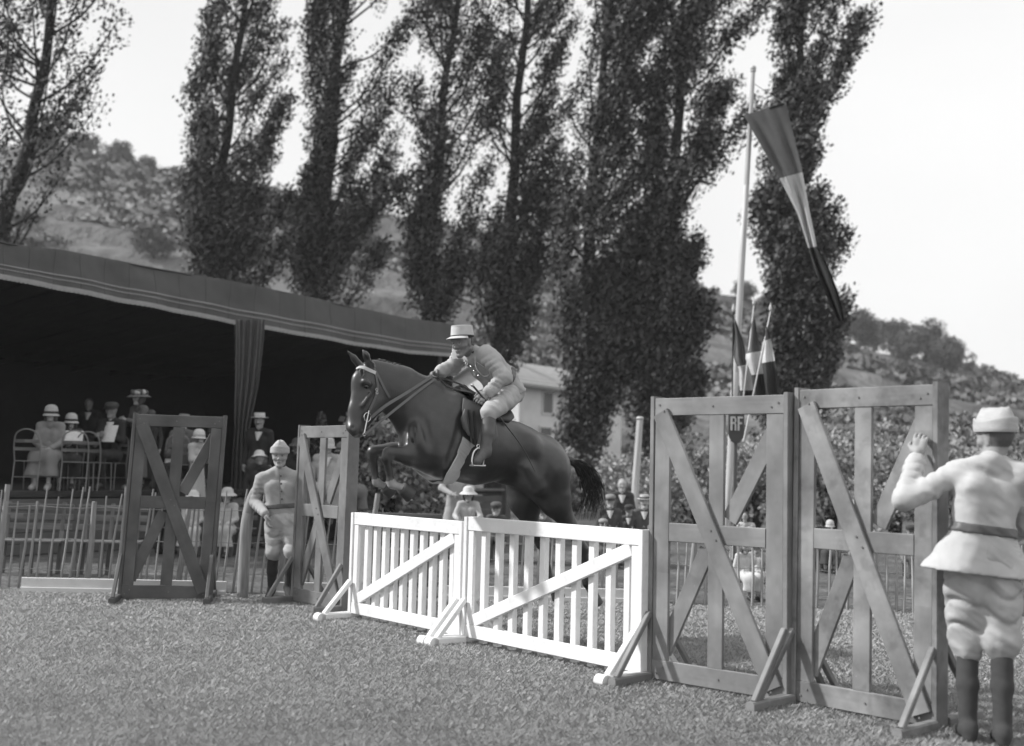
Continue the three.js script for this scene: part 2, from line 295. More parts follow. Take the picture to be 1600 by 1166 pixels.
// leaf clumps: small leaf faces spread through a unit ball
function leafClump(n, size, narrow = 0.7, out = 0) {
  const pos = [], nor = [];
  for (let i = 0; i < n; i++) {
    const c = V(rr(-1, 1), rr(-1, 1), rr(-1, 1)); if (c.length() > 1) { i--; continue; }
    const a = V(rr(-1, 1), rr(-1, 1), rr(-1, 1)).normalize(), b = V(rr(-1, 1), rr(-1, 1), rr(-1, 1)).cross(a).normalize(), s = size * rr(0.7, 1.3), w = s * narrow, nn = a.clone().cross(b);
    const p = [c.clone().addScaledVector(a, -s), c.clone().addScaledVector(b, w).addScaledVector(nn, s * 0.15), c.clone().addScaledVector(a, s), c.clone().addScaledVector(b, -w).addScaledVector(nn, s * 0.15)];
    if (nn.y < 0) nn.negate(); const m = nn.clone().lerp(c.clone().add(V(0, 0.5, 0)).normalize(), out).normalize();
    for (const k of [0, 1, 2, 0, 2, 3]) { pos.push(...p[k]); nor.push(...m); }
  }
  const g = new THREE.BufferGeometry(); g.setAttribute('position', new THREE.Float32BufferAttribute(pos, 3)); g.setAttribute('normal', new THREE.Float32BufferAttribute(nor, 3)); return g;
}
function scatter(name, geo, material, parent, list, kind) {
  const im = new THREE.InstancedMesh(geo, material, list.length); im.name = numbered(name); im.castShadow = im.receiveShadow = true;
  list.forEach(([m, c], i) => { im.setMatrixAt(i, m); im.setColorAt(i, grey(c)); }); if (kind) im.userData.kind = kind; parent.add(im); return im;
}
const mtx = (p, q, s) => new THREE.Matrix4().compose(p, q, s);
const rq = () => new THREE.Quaternion(rr(-1, 1), rr(-1, 1), rr(-1, 1), rr(-1, 1)).normalize();
const CLUMP = leafClump(12, 0.36, 0.7, 0.65), CLUMP_SMALL = leafClump(14, 0.3, 0.7, 0.65), CLUMP_TREE = leafClump(15, 0.155, 0.75);

// scrub on the hill: one mass
{
  const list = [];
  while (list.length < 12000) {
    const k = rr(-0.62, 0.62), d = 58 + 138 * Math.pow(rnd(), 0.8), x = k * d, z = -d, cover = fbm3(x * 0.045, 3, z * 0.045, 3) + 0.25 * (fbm3(x * 0.2, 8, z * 0.2, 2) - 0.5);
    if (cover < 0.47 + 0.13 * rnd()) continue;
    const s = rr(0.5, 1.25) * (cover > 0.6 ? 1.5 : 1) * (d > 150 ? 1.25 : 1), y = hillHeight(x, z);
    list.push([mtx(V(x, y + s * 0.35, z), new THREE.Quaternion().setFromAxisAngle(V(0, 1, 0), rr(0, 6.28)), V(s, s * rr(0.6, 0.95), s)), (cover > 0.64 ? 0.75 : 1.0) * rr(0.82, 1.18)]);
  }
  const im = scatter('hillside_scrub', CLUMP, M.scrub, scene, list, 'stuff'); im.userData.label = 'grey scrub and low bushes covering the terraced hillside'; im.userData.category = 'scrub';
}
// round trees and shrubs
function bush(name, label, category, base, w, h, n, clump, tone, group, trunkH = 0.25, m = M.scrub) {
  const o = thing(name, label, category, base, 0, group), list = [];
  const lobes = []; for (let i = 0; i < 9; i++) { const a = rr(0, 6.28), r = Math.sqrt(rnd()) * 0.6; lobes.push([V(Math.cos(a) * r * w / 2, h * rr(0.3, 0.8), Math.sin(a) * r * w / 2), rr(0.22, 0.42)]); }
  for (let i = 0; i < n; i++) { const [c, r] = lobes[i % lobes.length]; const q = V(rr(-1, 1), rr(-1, 1), rr(-1, 1)).normalize().multiplyScalar(Math.pow(rnd(), 0.4)); const p = c.clone().add(V(q.x * r * w, q.y * r * h, q.z * r * w)); if (p.y < 0.05) p.y = rr(0.05, 0.3); list.push([mtx(p, new THREE.Quaternion().setFromAxisAngle(V(0, 1, 0), rr(0, 6.28)), V(1, 1, 1).multiplyScalar(clump * rr(0.7, 1.3))), tone * rr(0.65, 1.4)]); }
  const limbs = [tube([V(0, -0.3, 0), V(0.02 * w, h * trunkH, 0), V(0, h * 0.6, 0.03 * w)], [0.035 * w, 0.028 * w, 0.012 * w], 7)];
  for (let i = 0; i < 5; i++) { const [c] = lobes[i]; limbs.push(tube([V(0, h * 0.12 * (i % 2), 0), c.clone().multiplyScalar(0.55), c], [0.02 * w, 0.014 * w, 0.005 * w], 5)); }
  part('trunk', limbs, M.bark, o); scatter('crown', CLUMP_SMALL, m, o, list, 'stuff'); return o;
}
const onHill = (px, py) => { for (let d = 60; d < 260; d += 1) { const p = D(px, py, d); if (hillHeight(p.x, p.z) >= p.y) return V(p.x, hillHeight(p.x, p.z) - 0.2, p.z); } const q = D(px, py, 192); return V(q.x, hillHeight(q.x, q.z) - 0.2, q.z); };
for (const [px, py, w, h, tone, label] of [
  [70, 240, 62, 42, 0.55, 'leftmost tree on the hill crest, half behind the poplar spray at the frame edge'], [128, 246, 58, 48, 0.6, 'tallest round tree on the left hill crest'], [183, 258, 54, 46, 0.55, 'second round tree on the left hill crest, with a bumpy top'], [222, 266, 44, 30, 0.6, 'low tree on the left crest between a round tree and a small one'], [262, 274, 46, 26, 0.6, 'small low tree on the crest just left of the first poplar'],
  [1165, 470, 44, 30, 0.6, 'small crest tree seen just left of the tall flagpole'], [1205, 484, 40, 28, 0.6, 'small crest tree behind the tops of the drooping flags'],
  [1343, 536, 62, 58, 0.42, 'dark tree on the right crest touching the last poplar'], [1394, 556, 60, 56, 0.42, 'dark rounded tree second from the last poplar on the right crest'], [1446, 566, 54, 68, 0.4, 'tallest pointed dark tree on the right hill crest'], [1488, 584, 56, 56, 0.42, 'dark end tree where the right crest drops'],
  [1366, 548, 64, 50, 0.4, 'dark tree filling the right crest between the pointed tree and the last poplar'], [1420, 566, 60, 50, 0.38, 'dark tree just left of the tallest pointed one on the right crest'], [1468, 580, 56, 52, 0.4, 'dark tree just right of the tallest pointed one on the right crest'],
  [240, 405, 62, 48, 0.5, 'dark round bush on the slope above the stand roof'], [395, 420, 50, 34, 0.75, 'pale bush on the slope beside the first poplar'], [560, 400, 60, 40, 0.6, 'dark bush on the slope between the second and third poplar'], [1400, 590, 60, 26, 0.7, 'low bush line below the right crest trees'],
]) { const p = onHill(px, py), s = -p.z / FOCAL; bush(py > 380 && px < 1000 ? 'slope_bush' : 'crest_tree', label, py > 380 && px < 1000 ? 'bush' : 'tree', p, w * s, h * s, 260, 0.07 * w * s * 1.6, tone, py > 380 && px < 1000 ? 'bushes on the hill slope' : 'trees along the hill crest'); }

// poplars: tapered trunk, steep limbs swept to the right by the wind, leaf clumps along the limbs
const WIND = V(0.55, 0.83, 0.05).normalize();
function poplar(label, d, rows, n, yTop, opts = {}) {
  // rows: [photo y, trunk x, left edge x, right edge x, fullness]; nearer the bottom the crown is denser
  const s = d / FOCAL, base = D(rows[rows.length - 1][1], HOR(800), d); base.y = 0;
  const o = thing('poplar_tree', label, 'tree', base, 0, 'tall poplars in a row behind the stand');
  const at = (py) => profile(rows, py), loc = (px, py) => D(px, py, d).sub(base);
  const ys = []; const yb = rows[rows.length - 1][0]; for (let k = 0; k <= 14; k++) ys.push(lerp(yb, yTop, k / 14));
  const tp = ys.map((y, k) => loc(at(y)[0] + 3 * Math.sin(k * 1.7 + d), y)); tp.unshift(V(tp[0].x, -0.3, 0));
  const W = (opts.trunk ?? 0.3); part('trunk', tube(tp, tp.map((_, k) => W * (1 - 0.8 * k / tp.length) + (k < 1 ? 0.12 : 0)), 9), M.bark, o);
  const limbs = [], list = [];
  const nl = opts.limbs ?? 70;
  for (let i = 0; i < nl; i++) {
    const y1 = lerp(yb - 6, yTop, Math.pow((i + rnd()) / nl, 0.95)), [cx, lx, rx, full] = at(y1), az = rr(0, Math.PI * 2), side = Math.cos(az), reach = (side > 0 ? rx - cx : cx - lx) * Math.sqrt(rr(0.3, 1.12));
    const y0 = Math.min(yb + 20, y1 + rr(60, 130)), a = loc(at(y0)[0], y0), b = loc(cx + side * reach, y1); b.z = Math.sin(az) * (rx - lx) / 2 * s * 0.8 * rr(0.4, 1);
    if (b.y < 1.2) b.y = 1.2 + rnd();
    const pts = curve([a, a.clone().lerp(b, 0.45).add(V(side * reach * s * 0.16, -0.15, 0)), b, b.clone().addScaledVector(WIND, rr(0.4, 1.1))], 7);
    limbs.push(tube(pts, pts.map((_, k) => lerp(0.055, 0.008, k / 7)), 5, false));
    const m = Math.round(n / nl * full * (full < 1 ? 0.88 : 1.25) * rr(0.7, 1.3));
    for (let k = 0; k < m; k++) {
      const t = lerp(0.22, 1, Math.pow(rnd(), 0.8)), f = t * 7, j = Math.min(6, f | 0), p = pts[j].clone().lerp(pts[j + 1], f - j), spread = lerp(0.42, 0.24, t) * (0.6 + 0.5 * full);
      p.add(V(rr(-1, 1), rr(-1, 1), rr(-1, 1)).multiplyScalar(spread)).addScaledVector(WIND, rr(0, 0.3));
      const e = rr(0.24, 0.42), q = new THREE.Quaternion().setFromUnitVectors(V(0, 1, 0), WIND.clone().add(V(rr(-0.4, 0.4), rr(-0.4, 0.4), rr(-0.4, 0.4))).normalize()).multiply(new THREE.Quaternion().setFromAxisAngle(V(0, 1, 0), rr(0, 6.28)));
      list.push([mtx(p, q, V(e, e * 1.5, e)), rr(0.55, 1.6)]);
    }
  }
  part('limb', limbs, M.bark, o); scatter('crown', CLUMP_TREE, M.leaf, o, list, 'stuff'); return o;
}
poplar('leafy poplar spray at the left edge of the frame, above the stand roof', 38, [[-160, 105, 20, 190, 0.9], [60, 75, -40, 170, 0.8], [150, 60, -60, 140, 0.9], [240, 40, -80, 105, 0.8], [290, 24, -70, 100, 0.35], [330, 10, -60, 50, 0.1], [430, -10, -30, 10, 0.02]], 1250, -150, { limbs: 46 });
poplar('first full poplar from the left, its base hidden behind the stand roof', 46, [[-160, 392, 310, 460, 0.7], [60, 376, 298, 450, 0.75], [150, 362, 296, 465, 0.75], [220, 352, 294, 460, 0.8], [260, 348, 282, 440, 1.3], [350, 342, 278, 448, 1.5], [400, 338, 285, 440, 1.4], [440, 335, 300, 400, 0.9], [560, 330, 322, 345, 0.1]], 4700, -150);
poplar('second poplar from the left, with a bare dark foot above the stand roof', 46, [[-160, 560, 470, 660, 0.7], [60, 530, 478, 640, 0.75], [150, 522, 482, 620, 0.75], [240, 514, 480, 610, 0.8], [290, 510, 470, 640, 1.3], [360, 505, 464, 628, 1.5], [410, 500, 468, 590, 1.2], [440, 497, 476, 545, 0.8], [470, 495, 482, 515, 0.3], [600, 488, 478, 500, 0.05]], 4700, -150, { trunk: 0.42 });
poplar('third poplar from the left, narrow and gappy, above the end of the stand roof', 46, [[-160, 735, 640, 800, 0.7], [60, 706, 640, 775, 0.7], [180, 690, 640, 760, 0.7], [260, 684, 640, 755, 0.75], [310, 680, 630, 760, 1.2], [380, 674, 636, 735, 1.2], [440, 670, 645, 715, 1.0], [480, 668, 655, 690, 0.6], [520, 666, 656, 676, 0.2], [640, 662, 654, 670, 0.05]], 4000, -150);
poplar('fourth poplar, rising behind the rider in the pale kepi', 46, [[-160, 840, 745, 910, 0.7], [60, 818, 745, 890, 0.75], [180, 808, 750, 870, 0.75], [260, 802, 745, 865, 0.8], [320, 798, 745, 875, 1.2], [390, 794, 742, 872, 1.2], [450, 788, 748, 850, 1.0], [510, 782, 755, 815, 0.7], [560, 778, 762, 796, 0.3], [700, 770, 758, 782, 0.05]], 4300, -150, { trunk: 0.36 });
poplar('fifth poplar, leafy to the ground beside the house', 43, [[-160, 975, 870, 1060, 0.8], [60, 948, 860, 1030, 0.8], [180, 936, 850, 1000, 0.8], [300, 926, 845, 1000, 0.9], [400, 918, 845, 1000, 1.2], [480, 914, 880, 985, 1.3], [560, 914, 888, 975, 1.3], [640, 908, 890, 955, 1.1], [700, 900, 885, 925, 0.8], [738, 897, 888, 908, 0.3]], 5600, -150, { trunk: 0.34 });
poplar('sixth poplar, the broadest, with two heavy dark lower masses behind the thin white pole', 43, [[-160, 1080, 1000, 1180, 0.9], [50, 1066, 1000, 1172, 0.9], [120, 1062, 1005, 1165, 0.95], [200, 1058, 1000, 1165, 0.9], [300, 1052, 995, 1160, 0.9], [370, 1050, 995, 1150, 1.2], [430, 1048, 990, 1120, 1.6], [500, 1044, 998, 1110, 1.6], [545, 1040, 1005, 1080, 1.1], [590, 1036, 990, 1085, 1.4], [640, 1030, 995, 1080, 1.1], [700, 1024, 1008, 1045, 0.5], [738, 1020, 1010, 1032, 0.2]], 6800, -150, { trunk: 0.36 });
poplar('rightmost poplar, standing alone behind the long hanging banner', 41, [[-160, 1270, 1230, 1350, 0.7], [30, 1252, 1212, 1360, 0.8], [80, 1248, 1205, 1352, 0.85], [150, 1246, 1210, 1330, 0.9], [220, 1244, 1195, 1322, 0.95], [300, 1242, 1182, 1345, 1.1], [360, 1240, 1182, 1348, 1.1], [430, 1238, 1188, 1325, 1.2], [500, 1236, 1190, 1310, 1.4], [560, 1234, 1185, 1315, 1.6], [600, 1232, 1195, 1300, 1.4], [650, 1230, 1205, 1275, 0.9], [738, 1228, 1218, 1240, 0.2]], 5600, -150, { trunk: 0.3 });

scene.fog = new THREE.FogExp2(0xffffff, 0.00055);
// leafy shrubs behind the ring
for (const [px, d, w, h, tone, label] of [
  [612, 22.3, 2.2, 2.5, 1.25, 'pale leafy shrub mass at the open end of the stand, behind the horse head'], [672, 24.5, 1.4, 2.9, 1.25, 'pale shrub behind the horse neck at the end of the stand roof'], [965, 34, 3.4, 2.3, 1.15, 'grey shrub behind the horse tail, left of the thin white pole'], [870, 40, 3.0, 2.6, 1.1, 'grey shrub in front of the house under its small window'], [1090, 30, 3.2, 2.4, 1.0, 'grey shrub seen through the left half of the nearer wing beside the white hurdle'],
  [1180, 28, 2.6, 2.5, 1.0, 'grey shrub behind the foot of the flags'], [1300, 29, 3.4, 2.9, 0.95, 'grey shrub seen through the left half of the last wing'], [1400, 26, 3.0, 2.7, 0.95, 'grey shrub seen beside the raised fist of the pushing soldier'], [1520, 26, 3.4, 2.8, 0.95, 'grey shrub behind the head of the pushing soldier'], [1030, 36, 3, 2.0, 1.0, 'low grey shrub right of the thin white pole'],
]) { const b = D(px, HOR(px), d); b.y = 0; bush('garden_shrub', label, 'shrub', b, w, h, 230, 0.2, tone, 'grey shrubs behind the ring', 0.25, M.shrub); }
{ // little conifer in the stand
  const b = D(500, 700, 23.5); b.y = 0.95; const o = thing('potted_conifer', 'small dark conifer standing in the shade of the stand, left of the horse head', 'conifer', b), list = [];
  for (let i = 0; i < 420; i++) { const y = rnd(), r = 0.3 * (1 - y) * Math.sqrt(rnd()), a = rr(0, 6.28); list.push([mtx(V(Math.cos(a) * r, 0.25 + y * 1.25, Math.sin(a) * r), rq(), V(0.08, 0.1, 0.08)), rr(0.5, 0.9)]); }
  part('trunk', tube([V(0, 0.2, 0), V(0, 1.3, 0)], [0.03, 0.01], 6), M.bark, o); scatter('crown', CLUMP_SMALL, M.scrub, o, list, 'stuff');
  part('pot', lathe([[0, 0], [0.13, 0], [0.17, 0.26], [0.19, 0.26], [0.19, 0.3], [0.15, 0.3], [0, 0.28]]), M.plank, o);
}
// house
{
  const A = D(812, 600, 60), B = D(972, 600, 68); A.y = B.y = 0; const f = B.clone().sub(A), L = f.length(); f.normalize(); const bk = V(f.z, 0, -f.x); if (bk.z > 0) bk.negate();
  const o = thing('plain_house', 'plain two storey pale house with tiled roof behind the horse rump', 'house', A), W = 5, H = 6.05, P = (u, y, w) => f.clone().multiplyScalar(u).addScaledVector(bk, w).add(V(0, y, 0));
  const quadBox = (u0, u1, y0, y1, w0, w1, g = []) => { const b = new THREE.BoxGeometry(u1 - u0, y1 - y0, w1 - w0); for (let i = 0; i < b.attributes.uv.count; i++) b.attributes.uv.setXY(i, b.attributes.uv.getX(i) * 3, b.attributes.uv.getY(i) * 2); place(b, P((u0 + u1) / 2, (y0 + y1) / 2, (w0 + w1) / 2), basisQ(f, V(0, 1, 0), f.clone().cross(V(0, 1, 0)))); return b; };
  part('wall', [quadBox(0, L, 0, H, 0, 0.35), quadBox(0, 0.35, 0, H, 0.352, W - 0.352), quadBox(L - 0.35, L, 0, H, 0.352, W - 0.352), quadBox(0, L, 0, H, W - 0.35, W)], M.stucco, o);
  const gab = new THREE.Shape([new THREE.Vector2(0, 0), new THREE.Vector2(W, 0), new THREE.Vector2(W / 2, 1.25)]);
  for (const u of [0, L - 0.3]) { const g = new THREE.ExtrudeGeometry(gab, { depth: 0.3, bevelEnabled: false }); place(g, P(u, H, 0), basisQ(bk, V(0, 1, 0), bk.clone().cross(V(0, 1, 0)).multiplyScalar(bk.clone().cross(V(0, 1, 0)).dot(f) > 0 ? 1 : -1))); part('gable', g, M.stucco, o); }
  const roof = part('roof', [0, 1].map((s) => { const a = P(L / 2, H + 1.38, W / 2), e = P(L / 2, H - 0.14, s ? W + 0.5 : -0.5), n = e.clone().sub(a).cross(f).normalize(); return board(a.clone().add(n.clone().multiplyScalar(0.04)), e, L + 0.8, 0.12, n, 0.01); }), M.roofTile, o);
  const rows = []; for (let r = 0; r < 7; r++) { const t = (r + 0.5) / 7, c = P(0, lerp(H + 1.38, H - 0.14, t), lerp(W / 2, -0.5, t)); rows.push(board(c.clone().addScaledVector(f, -0.4).add(V(0, 0.09, 0)), c.clone().addScaledVector(f, L + 0.4).add(V(0, 0.09, 0)), 0.3, 0.04, V(0, 1, 0).addScaledVector(bk, -0.5).normalize())); }
  for (const r of rows) part('tile_course', r, M.roofTile, roof);
  part('eaves', board(P(-0.3, H - 0.16, -0.42), P(L + 0.3, H - 0.16, -0.42), 0.12, 0.16, V(0, 1, 0)), M.shutter, o);
  const tb = board(P(L * 0.25, H + 1.0, W / 2), P(L * 0.25, H + 2.2, W / 2), 0.5, 0.5, f); part('chimney', tb, M.stucco, roof);
  const uAt = (px, py) => { const p = onPlane(px, py, A, bk).sub(A); return [p.dot(f), p.y]; };
  for (const [x0, y0, x1, y1] of [[848, 613, 862, 646], [843, 668, 860, 681], [925, 625, 938, 655]]) {
    const [u0, v1] = uAt(x0, y0), [u1, v0] = uAt(x1, y1), w = part('window', [quadBox(u0, u1, v0, v1, -0.03, -0.003)], M.glass, o);
    for (const [a, b, c, d] of [[u0 - 0.08, u1 + 0.08, v0 - 0.1, v0], [u0 - 0.08, u1 + 0.08, v1, v1 + 0.1], [u0 - 0.08, u0, v0, v1], [u1, u1 + 0.08, v0, v1]]) part('frame', quadBox(a, b, c, d, -0.07, -0.004), M.stucco, w);
    if (v1 - v0 > 0.8) for (const s of [0, 1]) { const a = lerp(u0, u1, s * 0.5) + 0.01; part('shutter', quadBox(a, lerp(u0, u1, 0.5 + s * 0.5) - 0.01, v0 + 0.02, v1 - 0.02, -0.065, -0.035), M.shutter, w); }
  }
}
// thin white pole
{ const a = D(990, 800, 25), b = D(1000, 655, 25); a.addScaledVector(b.clone().sub(a), (0 - a.y - 0.2) / (b.y - a.y)); const o = thing('white_post', 'plain pale round post standing behind the seated spectators, right of the horse tail', 'post', V(a.x, 0, a.z)); part('shaft', tube([a, b].map((p) => p.clone().sub(o.position)), [0.085, 0.07], 12), M.pole, o); part('cap', place(lathe([[0, 0.06], [0.06, 0.05], [0.09, 0.02], [0.09, 0], [0, 0]]), b.clone().sub(o.position)), M.pole, o); }

// ---------------------------------------------------------------- covered stand
const tentD = (px) => 18.66 / (0.62 - (px - 800) / FOCAL);
const TB = [[-150, 398], [50, 437], [200, 467], [385, 503], [480, 520], [550, 533], [640, 547], [712, 553]], TT = [[-150, 347], [50, 386], [100, 391], [200, 410], [385, 444], [480, 463], [550, 479], [640, 498], [690, 504], [712, 509]];
const FRONT = V(0.85, 0, 0.53).normalize(), BACK = FRONT.clone().negate(), ALONG = V(0.53, 0, -0.85).normalize();
{
  const o = thing('covered_stand', 'long dark canvas stand with fringed valance and deep shaded inside', 'stand', (() => { const p = D(385, 600, tentD(385)); p.y = 0; return p; })());
  const L = (p) => p.clone().sub(o.position), row = (tab, px) => L(D(px, profile(tab, px)[0], tentD(px)));
  const px = (u) => lerp(-150, 712, u), wav = (u, v) => FRONT.clone().multiplyScalar(0.03 * Math.sin(u * 60) * v + 0.12 * (fbm3(u * 16, v * 1.5, 3, 4) - 0.5));
  part('valance', sheet((u, v) => row(TT, px(u)).lerp(row(TB, px(u)), v).add(wav(u, v)), 110, 8, 0.008, 16, 0.7), M.canvas, o);
  for (const [v0, v1] of [[0.7, 0.735], [0.83, 0.855]]) part('trim', sheet((u, v) => row(TT, px(u)).lerp(row(TB, px(u)), lerp(v0, v1, v)).add(wav(u, lerp(v0, v1, v))).addScaledVector(FRONT, 0.012), 110, 1, 0.006), M.canvasLight, o);
  part('fringe', sheet((u, v) => row(TB, px(u)).add(wav(u, 1)).add(V(0, -0.001 - 0.07 * v - 0.02 * (Math.abs(Math.sin(u * 420)) * v), 0)), 420, 1, 0.008, 16, 0.1), M.canvasLight, o);
  for (let k = 1; k < 22; k++) { const a = k / 22; part('seam', sheet((u, v) => row(TT, px(a + (u - 0.5) * 0.0016)).lerp(row(TB, px(a + (u - 0.5) * 0.0016)), v).add(wav(a, v)).addScaledVector(FRONT, 0.007), 1, 8, 0.006), M.canvas, o); }
  const depth = 8.5, top = (u) => row(TT, px(u));
  part('roof', sheet((u, v) => top(u).addScaledVector(BACK, v * (depth + 0.3)).add(V(0, -0.02 - 1.1 * v - 0.12 * Math.sin(v * Math.PI), 0)), 60, 10, 0.02, 16, 8), M.canvas, o);
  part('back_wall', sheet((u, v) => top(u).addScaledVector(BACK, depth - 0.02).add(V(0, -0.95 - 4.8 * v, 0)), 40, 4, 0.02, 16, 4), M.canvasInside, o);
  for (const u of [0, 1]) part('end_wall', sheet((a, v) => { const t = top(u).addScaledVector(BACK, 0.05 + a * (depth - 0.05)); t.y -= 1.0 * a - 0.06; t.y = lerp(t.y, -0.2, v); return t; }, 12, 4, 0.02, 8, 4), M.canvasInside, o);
  for (let k = 0; k < 16; k++) { const u = (k + 0.5) / 16, a = top(u).add(V(0, -0.1, 0)).addScaledVector(BACK, 0.06), b = top(u).addScaledVector(BACK, depth - 0.05).add(V(0, -1.22, 0)); part('rafter', board(a, b, 0.06, 0.09, V(0, 1, 0)), M.canvas, o); }
  for (const p of [-40, 385, 694]) { const q = row(TB, p).addScaledVector(BACK, 0.12); part('pole', tube([V(q.x, -0.2, q.z), V(q.x, q.y + 0.35, q.z)], 0.05, 10), M.plank, o); }
  // tied-back curtain with light edges
  const cl = [[500, 366, 414], [540, 367, 411], [600, 367, 404], [650, 366, 394], [672, 367, 389], [700, 364, 390], [760, 361, 392], [790, 360, 393]];
  const cu = (u, v) => { const y = lerp(500, 788, v), [l, r] = profile(cl, y), g = (r - l) / 48; return L(D(lerp(l, r, u), y, tentD(385) - 0.12 - 0.05 * Math.sin(u * 26 + v * 2) * (0.5 + 0.5 / g))); };
  const c = part('curtain', sheet(cu, 60, 24, 0.008, 1.2, 4), M.canvas, o);
  for (const [a, b] of [[0.12, 0.16], [0.86, 0.9]]) part('curtain_trim', sheet((u, v) => cu(lerp(a, b, u), v).addScaledVector(FRONT, 0.015), 2, 24, 0.005), M.canvasLight, c);
  // raised floor and its dark boarded front
  const off = 0.7, edge = (p) => L(D(p, HOR(p), tentD(p))).addScaledVector(FRONT, off).setY(0), e0 = edge(-150), e1 = edge(752);
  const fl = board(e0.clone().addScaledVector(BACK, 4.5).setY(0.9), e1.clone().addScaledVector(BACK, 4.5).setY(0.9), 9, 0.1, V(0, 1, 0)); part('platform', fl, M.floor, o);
  for (let k = 0; k < 5; k++) { const y = 0.09 + k * 0.165; part('front_board', board(e0.clone().addScaledVector(FRONT, 0.02).setY(y), e1.clone().addScaledVector(FRONT, 0.02).setY(y), 0.158, 0.025, FRONT), k === 4 ? M.canvas : M.canvas, o); }
  part('end_post', board(e1.clone().addScaledVector(FRONT, 0.05).setY(0), e1.clone().addScaledVector(FRONT, 0.05).setY(1.3), 0.24, 0.14, FRONT), M.canvas, o);
  part('floor_edging', board(e0.clone().lerp(e1, 0.72).addScaledVector(FRONT, 0.05).setY(0.97), e1.clone().addScaledVector(FRONT, 0.05).setY(0.97), 0.06, 0.05, FRONT), M.plank, o);
  const s0 = e0.clone().lerp(e1, 0.52).addScaledVector(FRONT, 0.6), s1 = e0.clone().lerp(e1, 0.8).addScaledVector(FRONT, 0.6);
  part('step', board(s0.setY(0.42), s1.setY(0.42), 1.1, 0.08, V(0, 1, 0)), M.floor, o);
}
// ---------------------------------------------------------------- white boards along the ring and the paling fences
function kerb(label, a, b, n) {
  const o = thing('white_kerb_rail', label, 'rail', a), L = b.clone().sub(a), nn = V(-L.z, 0, L.x).normalize(); if (nn.z < 0) nn.negate();
  for (let k = 0; k < n; k++) { const p = L.clone().multiplyScalar(k / n + 0.001), q = L.clone().multiplyScalar((k + 1) / n - 0.001); part('top_board', board(p.clone().setY(0.11), q.clone().setY(0.11), 0.11, 0.03, nn), M.kerb, o); part('base_board', board(p.clone().setY(0.03).addScaledVector(nn, 0.02), q.clone().setY(0.03).addScaledVector(nn, 0.02), 0.075, 0.03, nn), M.kerb, o); }
}
const GD = (px, d) => { const p = D(px, HOR(px), d); p.y = 0; return p; };
kerb('white painted ground rail at the left, running behind the darkest wing', GD(45, 12.35), GD(362, 12.45), 2);
kerb('short white ground rail behind the legs of the young soldier', GD(425, 12.5), GD(620, 12.6), 1);
kerb('white ground rail seen through the pickets of the white hurdles', GD(700, 12.6), GD(1040, 12.7), 2);
function palings(label, pts, step, hMean, lean, dark) {
  const o = thing('paling_fence', label, 'fence', pts[0].clone());
  for (let i = 0; i < pts.length - 1; i++) {
    const a = pts[i].clone().sub(o.position), b = pts[i + 1].clone().sub(o.position), L = a.distanceTo(b), n = Math.round(L / step);
    for (let k = 0; k < n; k++) {
      const p = a.clone().lerp(b, (k + rr(0.25, 0.75)) / n), h = hMean * rr(0.86, 1.1), l = lean + rr(-0.035, 0.035), r = rr(0.011, 0.017), post = k % 9 === 4;
      const q = [p.clone().setY(-0.05), p.clone().add(V(l * h * 0.5 + rr(-0.012, 0.012), h * 0.5, rr(-0.02, 0.02))), p.clone().add(V(l * h, h, rr(-0.03, 0.03)))];
      part(post ? 'stake' : 'picket', tube(q, post ? [0.04, 0.036, 0.03] : [r * 1.1, r, r * 0.7], 6), M.stake, o);
    }
    for (const y of [0.2, 0.52, 0.86]) { const w = []; for (let k = 0; k <= 12; k++) { const p = a.clone().lerp(b, k / 12); w.push(p.add(V(lean * y, y * hMean + 0.012 * Math.sin(k * 2.1 + y * 9), 0.02 * Math.sin(k * 3)))); } part('wire', tube(w, 0.004, 5), M.wire, o); }
  }
}
palings('rough chestnut paling fence in front of the stand, wired between uneven stakes', [GD(-60, 12.75), GD(380, 12.95), GD(600, 13.0)], 0.105, 1.04, 0.07);
palings('paling fence behind the white hurdles and below the seated boys', [GD(602, 13.0), GD(1020, 13.0)], 0.15, 0.8, 0.02);
palings('dark paling fence seen through the two right hand wings', [GD(1022, 12.9), GD(1300, 12.5), GD(1620, 12.2)], 0.1, 0.82, 0.01);
{ const a = GD(388, 12.3), o = thing('curved_timber_post', 'stout pale curved post standing just left of the young soldier', 'post', a), b = [V(0, -0.1, 0), V(0.0, 0.5, 0), V(0.02, 0.9, 0), V(0.1, 1.15, -0.03), V(0.24, 1.27, -0.06)]; part('shaft', tube(curve(b, 14), 0.06, 10), M.stake, o); }

